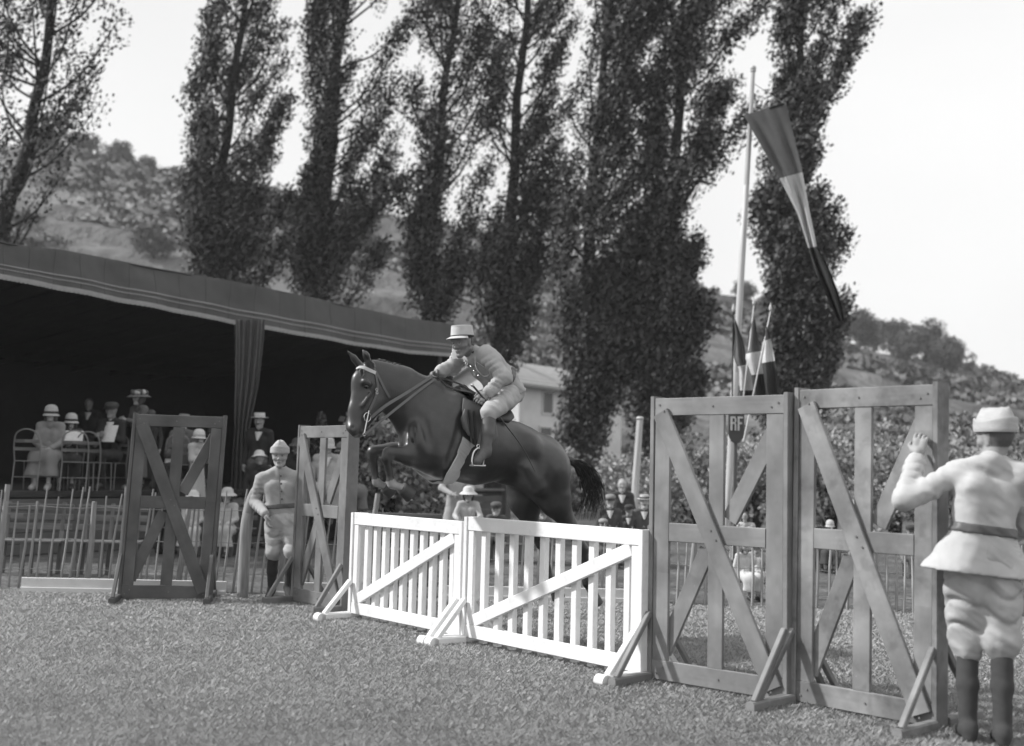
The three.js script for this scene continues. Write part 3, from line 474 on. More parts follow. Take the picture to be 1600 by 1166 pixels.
// ---------------------------------------------------------------- flags
{
  const d = 20, a = D(1147, 620, d), b = D(1177, 112, d), dir = b.clone().sub(a), base = a.clone().addScaledVector(dir, (-0.1 - a.y) / dir.y), o = thing('flagpole', 'tall pale flagpole with a round knob, leaning slightly right', 'flagpole', V(base.x, 0, base.z)), L = (p) => p.clone().sub(o.position);
  part('shaft', tube([L(base), L(a.clone().lerp(b, 0.5)), L(b)], [0.065, 0.055, 0.035], 12), M.pole, o);
  part('knob', place(new THREE.SphereGeometry(0.055, 16, 12), L(b).add(V(0, 0.06, 0))), M.pole, o); part('collar', place(lathe([[0.03, 0], [0.05, 0.01], [0.05, 0.03], [0.03, 0.04]]), L(b).add(V(0, -0.01, 0))), M.pole, o);
  const bn = thing('hanging_banner', 'long twisted three band banner hanging from a crossbar on the flagpole', 'banner', D(1195, 170, d - 0.2)), K = (p) => p.clone().sub(bn.position);
  part('crossbar', tube([K(D(1158, 183, d - 0.15)), K(D(1229, 161, d - 0.15))], 0.018, 8), M.bark, bn); part('halyard', tube([K(D(1177, 130, d)), K(D(1208, 150, d - 0.1)), K(D(1226, 162, d - 0.15))], 0.006, 5), M.wire, bn);
  const E = [[180, 1162, 1228], [278, 1218, 1254], [335, 1246, 1265], [388, 1263, 1277], [420, 1272, 1295], [455, 1288, 1309], [480, 1299, 1316], [502, 1311, 1319]];
  const f = (u, v) => { const y = lerp(180, 502, v), [l, r] = profile(E, y), x = lerp(l, r, u), yy = y - (1 - v) * (1 - v) * 20 * u; return K(D(x, yy, d - 0.22 + (0.05 + 0.05 * v) * Math.sin(u * 11 + v * 5) + 0.025 * Math.sin(u * 23 - v * 9) + 0.25 * Math.sin(v * 5 + 1) * (u - 0.5) + 0.1 * Math.sin(v * 4))); };
  [[0, 0.305, mat(0.2, { map: T.cloth }), 'mid grey upper band'], [0.306, 0.645, mat(0.65, { map: T.cloth }), 'light middle band'], [0.646, 1, mat(0.035, { map: T.cloth }), 'nearly black lower band']].forEach(([a, b, m, l]) => part('band', sheet((u, v) => f(u, lerp(a, b, v)), 16, 22, 0.003, 1, 2), m, bn, l));
  const blue = mat(0.14, { map: T.cloth }), wht = mat(0.75, { map: T.cloth }), red = mat(0.045, { map: T.cloth });
  const small = [
    ['left drooping flag of the trio, grey cloth falling beside a dark staff', [1146, 488], [1143, 690], [[505, 1147, 1149], [540, 1147, 1161], [562, 1148, 1166], [578, 1157, 1166], [600, 1158, 1178], [640, 1160, 1182]], [0.5, 0.78], M.bark, 17.4],
    ['middle drooping tricolour of the trio, white band hanging in a fold', [1178, 478], [1154, 690], [[505, 1173, 1180], [540, 1168, 1184], [560, 1166, 1190], [585, 1176, 1194], [610, 1180, 1200], [640, 1184, 1202]], [0.35, 0.6], M.pole, 17.2],
    ['right drooping tricolour of the trio, with the widest white band', [1204, 487], [1162, 690], [[515, 1194, 1200], [540, 1191, 1205], [560, 1190, 1208], [590, 1196, 1213], [620, 1200, 1217], [640, 1202, 1219]], [0.15, 0.42], M.pole, 17.0]];
  for (const [label, s0, s1, e, cuts, pm, dd] of small) {
    const q = thing('small_flag', label, 'flag', D(1155, 640, dd), 0, 'three small flags tied to one board'), K2 = (p) => p.clone().sub(q.position); const st = part('staff', tube([K2(D(...s1, dd)), K2(D(...s0, dd))], [0.014, 0.011], 8), pm, q); part('spearhead', place(lathe([[0, 0], [0.02, 0.02], [0.026, 0.05], [0.012, 0.1], [0, 0.14]], 12), K2(D(...s0, dd))), M.pole, st);
    const g = (u, v) => { const y = lerp(e[0][0], 640, v), [l0, r0] = profile(e, y), l = l0 - 3 * v, r = r0 + 4 * v; return K2(D(lerp(l, r, u), y - 6 * u * (1 - v), dd - 0.03 + 0.04 * Math.sin(u * 9 + v * 4) + 0.03 * Math.sin(v * 9))); };
    const c = [0, ...cuts, 1]; [blue, wht, red].forEach((m, i) => part('band', sheet((u, v) => g(u, lerp(c[i] + (i ? 0.004 : 0), c[i + 1], clamp(v + (i < 2 && v > 0.5 ? 0 : 0)))), 10, 10, 0.003), m, q));
  }
  // board that carries the small flags, on its own post
  const bp = D(1150, 668, 17.1), cb = thing('flag_board', 'dark shield board with light letters holding the three small flags', 'shield', V(bp.x, 0, bp.z)), y0 = bp.y;
  const sh = new THREE.Shape(); sh.moveTo(-0.14, 0.26); sh.lineTo(0.14, 0.26); sh.lineTo(0.14, -0.1); sh.quadraticCurveTo(0.12, -0.26, 0, -0.3); sh.quadraticCurveTo(-0.12, -0.26, -0.14, -0.1); sh.closePath();
  part('shield', place(new THREE.ExtrudeGeometry(sh, { depth: 0.03, bevelSize: 0.006, bevelThickness: 0.006, bevelSegments: 2 }), V(0, y0, 0), undefined, V(0.8, 0.8, 1)), mat(0.06), cb);
  part('post', board(V(0, -0.1, -0.04), V(0, y0 + 0.1, -0.04), 0.05, 0.05, V(0, 0, 1)), M.plank, cb);
  const bar = (a, b, c, d2) => barS(a * 0.8, b * 0.8, c * 0.8, d2 * 0.8), barS = (a, b, c, d2) => { const g = new THREE.BoxGeometry(c - a, d2 - b, 0.012); g.translate((a + c) / 2, y0 + (b + d2) / 2, 0.046); return g; };
  part('letter', [bar(-0.11, -0.06, -0.075, 0.2), bar(-0.074, 0.165, -0.02, 0.2), bar(-0.074, 0.06, -0.02, 0.095), bar(-0.035, 0.096, -0.005, 0.164), bar(-0.035, -0.06, -0.005, 0.059)], mat(0.5), cb);
  part('letter', [bar(0.02, -0.06, 0.055, 0.2), bar(0.056, 0.165, 0.115, 0.2), bar(0.056, 0.06, 0.1, 0.095)], mat(0.5), cb);
}

// ================================================================ WINGS AND HURDLES
// frame of a fence standing between two ground points: u along it, v up, w towards the front (the camera's side)
function frameOf(a, b) { const L = b.clone().sub(a), W = L.length(); L.normalize(); const up = V(0, 1, 0), w = L.clone().cross(up); if (w.z < 0) w.negate(); return { W, u: L, up, w, P: (x, y, z) => L.clone().multiplyScalar(x).addScaledVector(up, y).addScaledVector(w, z) }; }
function feet(o, F, x, h, reach, m, sides, wd, nose) {
  for (const s of sides) {
    const fb = board(F.P(x, 0.045, s * 0.07), F.P(x, 0.045, s * (reach + 0.05)), wd, 0.07, V(0, 1, 0), 0.01), list = [fb];
    if (nose) { const n = new THREE.CylinderGeometry(0.045, 0.045, wd, 14); place(n, F.P(x, 0.042, s * (reach + 0.05)), basisQ(F.w, F.u, F.w.clone().cross(F.u))); list.push(n); }
    part('foot', list, m, o);
    part('brace', board(F.P(x, h, s * 0.07), F.P(x, 0.075, s * reach), wd * 0.6, 0.04, V(0, 1, 0).addScaledVector(F.w, s), 0.005), m, o);
  }
}
function wing(label, pa, pb, H, m, tilt = [0, 0], reach = 0.42) {
  const F = frameOf(pa, pb), W = F.W, o = thing('jump_wing', label, 'fence wing', pa, 0, 'tall slatted wings beside the jump'), n = F.w;
  const S = (x, y, z) => F.P(x + tilt[0] * y, y, z + tilt[1] * y);
  for (const x of [0.017, W - 0.017]) part('end_board', board(S(x, 0, 0), S(x, H + 0.015, 0), 0.034, 0.13, n), m, o);
  const q = (name, x0, y0, x1, y1, w, z, t = 0.026) => part(name, board(S(x0, y0, z), S(x1, y1, z), w, t, n), m, o);
  const sw = 0.12 * W / 1.02, in0 = 0.036, in1 = W - 0.036;
  q('top_rail', in0, H - 0.06, in1, H - 0.06, 0.12, 0.045); q('bottom_rail', in0, 0.1, in1, 0.1, 0.13, 0.045); 
  q('stile', in0 + sw / 2, 0.167, in0 + sw / 2, H - 0.122, sw, 0.043); q('stile', in1 - sw / 2, 0.167, in1 - sw / 2, H - 0.122, sw, 0.041);
  const mid = H * 0.53; q('middle_rail', in0 + sw + 0.002, mid, in1 - sw - 0.002, mid, 0.125, 0.044);
  q('centre_stile', W / 2, 0.167, W / 2, mid - 0.064, 0.115, 0.0415); q('centre_stile', W / 2, mid + 0.064, W / 2, H - 0.122, 0.115, 0.0415);
  q('short_diagonal', W / 2 + 0.085, mid + 0.1, in1 - 0.07, H - 0.2, 0.115, 0.014); q('short_diagonal', in0 + 0.07, 0.22, W / 2 - 0.085, mid - 0.1, 0.115, 0.014);
  q('long_diagonal', in0 + 0.06, H - 0.1, in1 - 0.055, 0.1, 0.125, 0.073);
  const bolt = new THREE.CylinderGeometry(0.0065, 0.0065, 0.008, 10), bq = basisQ(F.u, n, F.u.clone().cross(n));
  for (const [x, y, z] of [[in0 + sw * 0.3, H - 0.045, 0.06], [in0 + sw * 0.75, H - 0.09, 0.088], [in1 - sw * 0.3, H - 0.05, 0.06], [in1 - sw * 0.7, H - 0.075, 0.06], [in0 + sw * 0.3, 0.08, 0.06], [in0 + sw * 0.7, 0.12, 0.06], [in1 - sw * 0.5, 0.08, 0.088], [W / 2 - 0.02, mid + 0.03, 0.0885], [W / 2 + 0.02, mid - 0.03, 0.0885], [W / 2 - 0.03, H - 0.06, 0.06], [W / 2 + 0.03, 0.1, 0.06]]) { const b = part('bolt', bolt, M.iron, o); b.position.copy(S(x, y, z)); b.quaternion.copy(bq); }
  for (const x of [0.017, W - 0.017]) feet(o, F, x, 0.47, reach, m, [1, -1], 0.06, false);
  return o;
}
const HP = (px, py) => G(px, py);
const wA0 = D(195, HOR(195), 11.85).setY(0), wA1 = D(341, HOR(341), 12.0).setY(0);
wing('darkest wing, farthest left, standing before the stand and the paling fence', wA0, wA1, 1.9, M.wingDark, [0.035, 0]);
const wB0 = D(470, HOR(470), 12.05).setY(0), wB1 = D(550, HOR(550), 11.3).setY(0);
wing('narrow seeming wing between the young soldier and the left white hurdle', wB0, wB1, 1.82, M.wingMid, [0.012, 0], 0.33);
const wC0 = G(1019, 1066), wC1 = G(1238, 1104);
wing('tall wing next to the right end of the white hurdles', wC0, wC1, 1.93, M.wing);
const wD0 = G(1240, 1102), wD1 = D(1470, HOR(1470), 6.6).setY(0); wD0.x += 0.015;
wing('rightmost wing, weathered, pushed by the soldier seen from behind', wD0, wD1, 1.96, M.wingWorn, [0.012, 0]);

function hurdle(label, pa, pb, H) {
  const F = frameOf(pa, pb), W = F.W, o = thing('picket_hurdle', label, 'hurdle', pa, 0, 'white picket hurdles of the jump'), n = F.w, m = M.white;
  for (const x of [0.022, W - 0.022]) part('end_post', board(F.P(x, 0, -0.02), F.P(x, H - 0.001, -0.02), 0.044, 0.17, n), m, o);
  const q = (name, x0, y0, x1, y1, w, z, t) => part(name, board(F.P(x0, y0, z), F.P(x1, y1, z), w, t, n, 0.006), m, o);
  q('top_rail', 0.046, H - 0.056, W - 0.046, H - 0.056, 0.112, 0.038, 0.034); q('bottom_rail', 0.046, 0.115, W - 0.046, 0.115, 0.105, 0.038, 0.034);
  q('stile', 0.085, 0.17, 0.085, H - 0.114, 0.075, 0.036, 0.03); q('stile', W - 0.085, 0.17, W - 0.085, H - 0.114, 0.075, 0.036, 0.03);
  const N = 10; for (let k = 0; k < N; k++) { const x = lerp(0.2, W - 0.2, k / (N - 1)); q('picket', x, 0.025 + rr(0, 0.012), x + rr(-0.004, 0.004), H - 0.02, 0.064, -0.012, 0.048); }
  q('diagonal', 0.13, 0.2, W - 0.13, H - 0.14, 0.1, 0.037, 0.032);
  for (const x of [0.04, W - 0.04]) feet(o, F, x, 0.36, 0.33, m, [1, -1], 0.085, true);
}
const h0 = D(560, HOR(560), 10.88).setY(0), h2 = D(1016, HOR(1016), 7.95).setY(0), hd = h2.clone().sub(h0), hm = h0.clone().addScaledVector(hd, 0.461);
hurdle('left white picket hurdle, under the horse forelegs', h0, hm.clone().addScaledVector(hd, -0.003), 0.99);
hurdle('right white picket hurdle, under the horse hindquarters beside the tall wing', hm.clone().addScaledVector(hd, 0.003), h2, 1.03);

// ================================================================ HORSE AND RIDER
const hHead = V(-0.83, 0, 0.56).normalize(), LX = hHead.clone().negate(), LZ = V(-hHead.z * -1, 0, -hHead.x * 1);   // local x points to the tail, z to the near side
LZ.set(0, 0, 0).crossVectors(LX, V(0, 1, 0));
const hBase = D(735, HOR(735), 9.5).setY(0), hYaw = Math.atan2(-LX.z, LX.x);
const toLocal = (p) => { const q = p.clone().sub(hBase); return V(q.dot(LX), q.y, q.dot(LZ)); };
const hp = (px, py, z = 0) => toLocal(onPlane(px, py, hBase.clone().addScaledVector(LZ, z), LZ));
const pxm = (px, z = 0) => { const p = onPlane(px, 700, hBase.clone().addScaledVector(LZ, z), LZ); return -p.z / FOCAL; };     // metres per photo pixel
const eyeL = toLocal(EYE), rayL = (px, py) => { const r = rayDir(px, py); return V(r.dot(LX), r.y, r.dot(LZ)).normalize(); };
const Z1 = V(0, 0, 1);
// capsule measured on the photograph: pixel points, pixel radii, side offset in metres
const pc = (x0, y0, r0, z0, x1, y1, r1, z1, o = {}) => cap(hp(x0, y0, z0), hp(x1, y1, z1), r0 * pxm(x0, z0), r1 * pxm(x1, z1), { k: 0.05, n: Z1, f: 1, ...o });
const horse = thing('bay_horse', 'dark glossy horse in mid jump over the white hurdles, forelegs folded', 'horse', hBase, hYaw);
const coatBlack = (p) => fbm3(p.x * 6, p.y * 6, p.z * 6, 3);
const hPrims = [
  // barrel and quarters
  pc(690, 682, 69, 0, 745, 698, 56, 0, { f: 1.3 }), pc(745, 698, 56, 0, 800, 706, 43, 0, { f: 1.1, k: 0.08 }), pc(798, 705, 42, 0, 838, 727, 50, 0, { f: 1.05, k: 0.1 }),
  pc(822, 706, 28, 0.1, 852, 735, 36, 0.12, { k: 0.08 }), pc(822, 706, 28, -0.1, 852, 735, 36, -0.12, { k: 0.08 }), pc(845, 700, 14, 0, 880, 724, 9, 0, { k: 0.08 }),
  // withers, neck
  pc(706, 642, 26, 0, 760, 672, 24, 0, { f: 1.5, k: 0.1 }), pc(660, 641, 50, 0, 690, 672, 62, 0, { f: 1.6, k: 0.1 }), pc(624, 613, 40.5, 0, 660, 641, 50, 0, { f: 2.1, k: 0.08 }), pc(600, 598, 33, 0, 624, 613, 40.5, 0, { f: 2.3, k: 0.06 }), pc(586, 583, 19, 0.01, 602, 600, 28, 0, { f: 1.7, k: 0.05 }),
  // shoulders and breast
  pc(702, 645, 30, 0.12, 664, 694, 30, 0.15, { k: 0.07 }), pc(702, 645, 30, -0.12, 664, 694, 30, -0.15, { k: 0.07 }), pc(664, 692, 26, 0.15, 690, 724, 26, 0.16, { k: 0.06 }), pc(664, 692, 26, -0.15, 690, 724, 26, -0.16, { k: 0.06 }), pc(668, 690, 30, 0, 690, 715, 34, 0, { k: 0.08 }),
  // near foreleg, folded
  pc(668, 719, 22, 0.16, 640, 713, 15.5, 0.17, { k: 0.05, f: 1.25 }), pc(640, 713, 15, 0.17, 609, 708, 9.5, 0.16, { k: 0.03, f: 1.2 }), pc(606, 709, 9.5, 0.16, 604, 716, 8.5, 0.16, { k: 0.02 }), pc(604, 715, 7.5, 0.16, 610, 750, 5.6, 0.15, { k: 0.02, f: 1.15 }), pc(610, 752, 6.8, 0.15, 612, 757, 6.6, 0.15, { k: 0.015 }), pc(612, 757, 5.8, 0.15, 628, 763, 6.4, 0.15, { k: 0.02 }),
  // far foreleg
  pc(662, 712, 20, -0.16, 612, 704, 12, -0.17, { k: 0.05, f: 1.2 }), pc(612, 704, 12, -0.17, 584, 705, 9, -0.17, { k: 0.03 }), pc(582, 707, 8.8, -0.17, 582, 714, 7.6, -0.17, { k: 0.02 }), pc(582, 713, 7, -0.17, 587, 748, 5.3, -0.16, { k: 0.02 }), pc(587, 750, 6.3, -0.16, 588, 754, 6.2, -0.16, { k: 0.015 }), pc(588, 754, 5.5, -0.16, 600, 760, 6, -0.16, { k: 0.02 }),
  // near hind
  pc(846, 738, 42, 0.12, 868, 784, 24, 0.15, { k: 0.08, f: 1.25 }), pc(838, 752, 20, 0.14, 858, 785, 14, 0.16, { k: 0.05 }), pc(868, 784, 23, 0.15, 890, 820, 12.5, 0.15, { k: 0.05, f: 1.3 }), pc(890, 820, 12, 0.15, 905, 850, 8.5, 0.15, { k: 0.03, f: 1.1 }), pc(905, 850, 9, 0.15, 911, 858, 8.5, 0.15, { k: 0.02 }), pc(911, 858, 7.5, 0.15, 916, 905, 5.6, 0.15, { k: 0.02 }), pc(916, 906, 7, 0.15, 917, 911, 7, 0.15, { k: 0.02 }), pc(917, 911, 6, 0.15, 926, 928, 6, 0.15, { k: 0.02 }),
  // far hind
  pc(826, 742, 40, -0.12, 822, 778, 31, -0.14, { k: 0.08, f: 1.2 }), pc(822, 780, 29, -0.14, 828, 815, 14, -0.15, { k: 0.05, f: 1.3 }), pc(828, 815, 13.5, -0.15, 845, 850, 7.5, -0.15, { k: 0.03, f: 1.1 }), pc(845, 850, 8, -0.15, 850, 857, 7.5, -0.15, { k: 0.02 }), pc(850, 857, 6.5, -0.15, 858, 900, 5, -0.15, { k: 0.02 }), pc(858, 901, 6.2, -0.15, 859, 905, 6.2, -0.15, { k: 0.02 }), pc(859, 905, 5.4, -0.15, 868, 920, 5.6, -0.15, { k: 0.02 }),
  // belly tuck and sheath
  pc(786, 744, 12, 0, 798, 748, 9, 0, { k: 0.05 }),
  ...[1, -1].flatMap((k) => [pc(826, 692, 9, 0.2 * k, 830, 700, 9, 0.21 * k, { k: 0.11 }), pc(700, 690, 22, 0.2 * k, 688, 714, 20, 0.215 * k, { k: 0.06 }), pc(655, 676, 16, 0.15 * k, 648, 690, 13, 0.15 * k, { k: 0.06 }), pc(718, 630, 10, 0.15 * k, 692, 676, 12, 0.2 * k, { k: 0.08 }), pc(866, 728, 16, 0.18 * k, 874, 770, 14, 0.175 * k, { k: 0.08 }), pc(822, 732, 6, 0.24 * k, 840, 762, 8, 0.24 * k, { k: 0.09 })]),
  pc(661, 655, 3, 0.2, 674, 700, 4, 0.315, { sub: 1, k: 0.07 }), pc(856, 720, 2, 0.345, 866, 775, 3, 0.32, { sub: 1, k: 0.07 }), pc(612, 590, 2, 0.16, 640, 640, 3, 0.22, { sub: 1, k: 0.07 }), pc(650, 722, 2, 0.25, 620, 716, 2, 0.225, { sub: 1, k: 0.03 }),
  // muscle relief: groove before the hip, between shoulder and ribs, thigh and gaskin
  pc(822, 690, 3, 0.33, 836, 738, 3, 0.36, { sub: 1, k: 0.06 }), pc(726, 650, 3, 0.31, 700, 730, 4, 0.34, { sub: 1, k: 0.05 }), pc(640, 655, 3, 0.16, 648, 690, 3, 0.2, { sub: 1, k: 0.05 }),
];
// head, a little turned towards the near side
const hz = (py) => lerp(0.0, 0.075, clamp((py - 575) / 105));
const headPrims = [
  pc(579, 584, 20, hz(584), 572, 600, 24, hz(600), { f: 1.75, k: 0.04 }), pc(572, 598, 23, hz(600), 560, 642, 16.5, hz(642), { f: 1.75, k: 0.04 }), pc(560, 642, 16.5, hz(642), 555, 665, 14, hz(665), { f: 1.45, k: 0.03 }),
  pc(593, 615, 22, hz(615), 586, 632, 16, hz(632), { f: 2.1, k: 0.04 }), pc(586, 630, 15, hz(630), 569, 662, 9, hz(662), { f: 1.5, k: 0.03 }),
  pc(554, 667, 13, hz(667), 557, 672, 12, hz(672), { f: 1.2, k: 0.02 }), pc(552, 670, 8.5, hz(670) + 0.03, 554, 674, 8, hz(674) + 0.03, { k: 0.02 }), pc(552, 670, 8.5, hz(670) - 0.03, 554, 674, 8, hz(674) - 0.03, { k: 0.02 }), pc(560, 677, 7, hz(677), 565, 676, 6, hz(677), { f: 0.8, k: 0.015 }),
  // brows, cheek ridge, nostril rims
  pc(570, 597, 6.5, hz(597) + 0.068, 576, 600, 5, hz(597) + 0.075, { k: 0.02 }), pc(570, 597, 6.5, hz(597) - 0.068, 576, 600, 5, hz(597) - 0.075, { k: 0.02 }), pc(578, 616, 3.5, hz(616) + 0.08, 566, 634, 3, hz(634) + 0.065, { k: 0.03 }),
  pc(571, 606, 3.2, hz(604) + 0.092, 575, 607, 3, hz(604) + 0.092, { sub: 1, k: 0.02 }), pc(547, 664, 2.4, hz(666) + 0.066, 551, 668, 3.0, hz(668) + 0.06, { sub: 1, k: 0.012 }), pc(547, 664, 2.4, hz(666) - 0.066, 551, 668, 3.0, hz(668) - 0.06, { sub: 1, k: 0.012 }),
  pc(555, 677.5, 1, hz(678) + 0.06, 569, 671, 1, hz(671) + 0.07, { sub: 1, k: 0.008 }),
  // ears
  pc(577, 570, 7, 0.045, 572, 556, 6.2, 0.06, { k: 0.02, n: V(1, 0, 0.5).normalize(), f: 1.3 }), pc(572, 556, 6, 0.06, 566, 546, 1.4, 0.05, { k: 0.02, n: V(1, 0, 0.5).normalize(), f: 1.3 }), pc(573, 563, 3.4, 0.082, 567, 549, 1.5, 0.072, { sub: 1, k: 0.01 }),
  pc(563, 572, 7, -0.045, 553, 560, 6, -0.055, { k: 0.02, n: V(1, 0, 0.5).normalize(), f: 1.3 }), pc(553, 560, 5.8, -0.055, 542, 547, 1.3, -0.06, { k: 0.02, n: V(1, 0, 0.5).normalize(), f: 1.3 }), pc(553, 564, 3.2, -0.022, 545, 551, 1.5, -0.035, { sub: 1, k: 0.01 }),
];
const horseField = makeField([...hPrims, ...headPrims], 0.0115, 0.05, (p) => 0.0035 * (noise3(p.x * 14, p.y * 14, p.z * 14) - 0.5) + 0.0015 * (noise3(p.x * 40, p.y * 40, p.z * 40) - 0.5));
const SK = [hp(612, 757, 0.15), hp(630, 764, 0.15), hp(588, 754, -0.16), hp(602, 761, -0.16)];
const segD = (p, a, b) => { const ba = b.clone().sub(a), t = clamp(p.clone().sub(a).dot(ba) / ba.lengthSq()); return p.distanceTo(a.clone().addScaledVector(ba, t)); };
const nostril = hp(549, 667, 0.1), eyeN = hp(572.5, 604, hz(604) + 0.078), starP = hp(566, 588, 0.01);
const horseGeo = netMesh(horseField, (p) => {
  let c = 0.055 * (0.8 + 0.4 * coatBlack(p));
  if (segD(p, SK[0], SK[1]) < 0.05 && p.z > 0 || segD(p, SK[2], SK[3]) < 0.045 && p.z < 0) c = 0.5;                     // white pasterns
  c *= lerp(0.4, 1, smooth(0.008, 0.03, p.distanceTo(nostril)));
  return c;
});
const M_coat = new THREE.MeshPhysicalMaterial({ color: grey(1), vertexColors: true, map: rep(T.coat, 3), bumpMap: rep(T.coat, 2), bumpScale: 0.003, roughness: 0.38, specularIntensity: 1, clearcoat: 0.25, clearcoatRoughness: 0.35, sheen: 0.35, sheenRoughness: 0.4, sheenColor: grey(0.25), side: THREE.DoubleSide });
part('body', horseGeo, M_coat, horse);
// strike the coat along a line of sight, or sideways
function hit(o, dir, off = 0.004, max = 14) { let t = 0; const p = V(0, 0, 0); for (let i = 0; i < 6000 && t < max; i++) { p.copy(o).addScaledVector(dir, t); const inside = p.x > horseField.lo.x && p.y > horseField.lo.y && p.z > horseField.lo.z && p.x < horseField.lo.x + horseField.cell * (horseField.nx - 2) && p.y < horseField.lo.y + horseField.cell * (horseField.ny - 2) && p.z < horseField.lo.z + horseField.cell * (horseField.nz - 2); const f = inside ? horseField.sample(p) : 0.05; if (inside && f < off) return p.clone(); t += Math.max(0.003, Math.min(f - off, 0.05) * 0.7); } return null; }
const pick = (px, py, off = 0.006) => hit(eyeL, rayL(px, py), off);
// strap: a flat band through surface points
function strap(pts, w, th, smoothN = 3, nrm) {
  const ps = pts.length > 2 ? curve(pts, pts.length * smoothN) : pts, n = ps.length, pos = [], idx = [];
  for (let i = 0; i < n; i++) { const t = ps[Math.min(n - 1, i + 1)].clone().sub(ps[Math.max(0, i - 1)]).normalize(), g = (nrm ? nrm.clone() : horseField.grad(ps[i], 0.02)); g.addScaledVector(t, -g.dot(t)).normalize(); const s = t.clone().cross(g); for (const [a, b] of [[-1, -1], [1, -1], [1, 1], [-1, 1]]) pos.push(...ps[i].clone().addScaledVector(s, a * w / 2).addScaledVector(g, b * th / 2)); }
  for (let i = 0; i < n - 1; i++) for (let k = 0; k < 4; k++) { const a = i * 4 + k, b = i * 4 + (k + 1) % 4; idx.push(a, b, b + 4, a, b + 4, a + 4); }
  idx.push(0, 2, 1, 0, 3, 2); const e = (n - 1) * 4; idx.push(e, e + 1, e + 2, e, e + 2, e + 3);
  let g = new THREE.BufferGeometry(); g.setAttribute('position', new THREE.Float32BufferAttribute(pos, 3)); g.setIndex(idx); g = g.toNonIndexed(); g.computeVertexNormals(); return g;
}
const leather = new THREE.MeshPhysicalMaterial({ color: grey(0.035), roughness: 0.42, side: THREE.DoubleSide }), leatherMid = new THREE.MeshPhysicalMaterial({ color: grey(0.1), roughness: 0.5, side: THREE.DoubleSide }), steel = mat(0.6, { metalness: 1, roughness: 0.22 });
const webbing = mat(0.6, { map: T.cloth, bumpMap: T.weave, bumpScale: 0.0008, roughness: 0.9 });
const hoofM = mat(0.05, { roughness: 0.5 }), black = new THREE.MeshPhysicalMaterial({ color: grey(0.006), roughness: 0.06, clearcoat: 1 });
// hooves
for (const [x0, y0, x1, y1, z] of [[627, 762, 640, 772, 0.15], [600, 760, 611, 767, -0.16], [925, 926, 931, 942, 0.15], [867, 918, 872, 932, -0.15]]) {
  const a = hp(x0, y0, z), b = hp(x1, y1, z), t = b.clone().sub(a), l = Math.max(0.075, t.length()); t.normalize(); const s = V(0, 0, 1), f = s.clone().cross(t);
  const g = lathe([[0.001, -0.005], [0.044, 0], [0.05, 0.02], [0.062, 0.085], [0.06, 0.09], [0.03, 0.086], [0.001, 0.084]], 20); place(g, a, basisQ(f, t, f.clone().cross(t)), V(1.05, l / 0.075, 0.9)); const hf = part('hoof', g, hoofM, horse);
  const sh = new THREE.TorusGeometry(0.05, 0.009, 6, 18, Math.PI * 1.6); sh.rotateX(Math.PI / 2); sh.rotateY(Math.PI * 0.3); place(sh, a.clone().addScaledVector(t, l * 1.16), basisQ(f, t, f.clone().cross(t))); part('shoe', sh, steel, hf);
}
for (const s of [1, -1]) { const e = hp(572.5, 604, hz(604) + s * 0.066); part('eye', place(new THREE.SphereGeometry(0.02, 16, 12), e, undefined, V(1.1, 0.85, 1)), black, horse); }
// tail
{
  const list = [], root = hp(879, 723, 0);
  for (let i = 0; i < 190; i++) {
    const j = () => rr(-1, 1), s = rnd(), out = rr(0.25, 1), p = [root.clone().add(V(0, j() * 0.025, j() * 0.025)), hp(895 + 5 * out, 720 + 6 * (1 - out) + j() * 3, j() * 0.035), hp(lerp(898, 922, out) + j() * 3, lerp(738, 729, out) + j() * 3, j() * 0.06), hp(lerp(898, 938, out) + j() * 4, lerp(765, 750, out) + j() * 5, j() * 0.08), hp(lerp(897, 943, out) + j() * 5, lerp(785, 776, out) + 6 * j(), j() * 0.1), hp(lerp(890, 946, out) - 4 * s + j() * 9, lerp(802, 800, out) + j() * 14, j() * 0.13)];
    const c = curve(p, 12); list.push(tube(c, c.map((_, k) => lerp(0.0048, 0.001, k / 12)), 3, false));
  }
  list.push(tube(curve([hp(874, 722, 0), hp(888, 719, 0), hp(900, 727, 0), hp(904, 745, 0)], 8), [0.045, 0.045, 0.042, 0.038, 0.034, 0.03, 0.024, 0.018, 0.008], 10));
  part('tail', list, mat(0.022, { roughness: 0.4 }), horse);
  const mn = []; for (let i = 0; i < 260; i++) { const t = rnd(), q = profile([[0, 583, 566], [0.15, 592, 562.5], [0.45, 618, 570], [0.75, 645, 581], [1, 690, 604]], t), a = hp(q[0], q[1] + 3, rr(-0.012, 0.012)), b = a.clone().add(V(rr(-0.01, 0.03), rr(0.012, 0.03), rr(-0.02, 0.015))); mn.push(tube([a, a.clone().lerp(b, 0.6).add(V(0, 0.006, 0)), b], [0.005, 0.004, 0.001], 3, false)); }
  for (let i = 0; i < 40; i++) { const a = hp(570 + rr(-5, 5), 571, rr(-0.02, 0.02)), b = pick(567 + rr(-5, 4), 583 + rr(0, 7), 0.008); if (b) mn.push(tube([a, a.clone().lerp(b, 0.5).add(V(-0.012, 0.01, 0.008)), b], [0.004, 0.004, 0.001], 3, false)); }
  part('mane', mn, mat(0.02, { roughness: 0.45 }), horse);
}
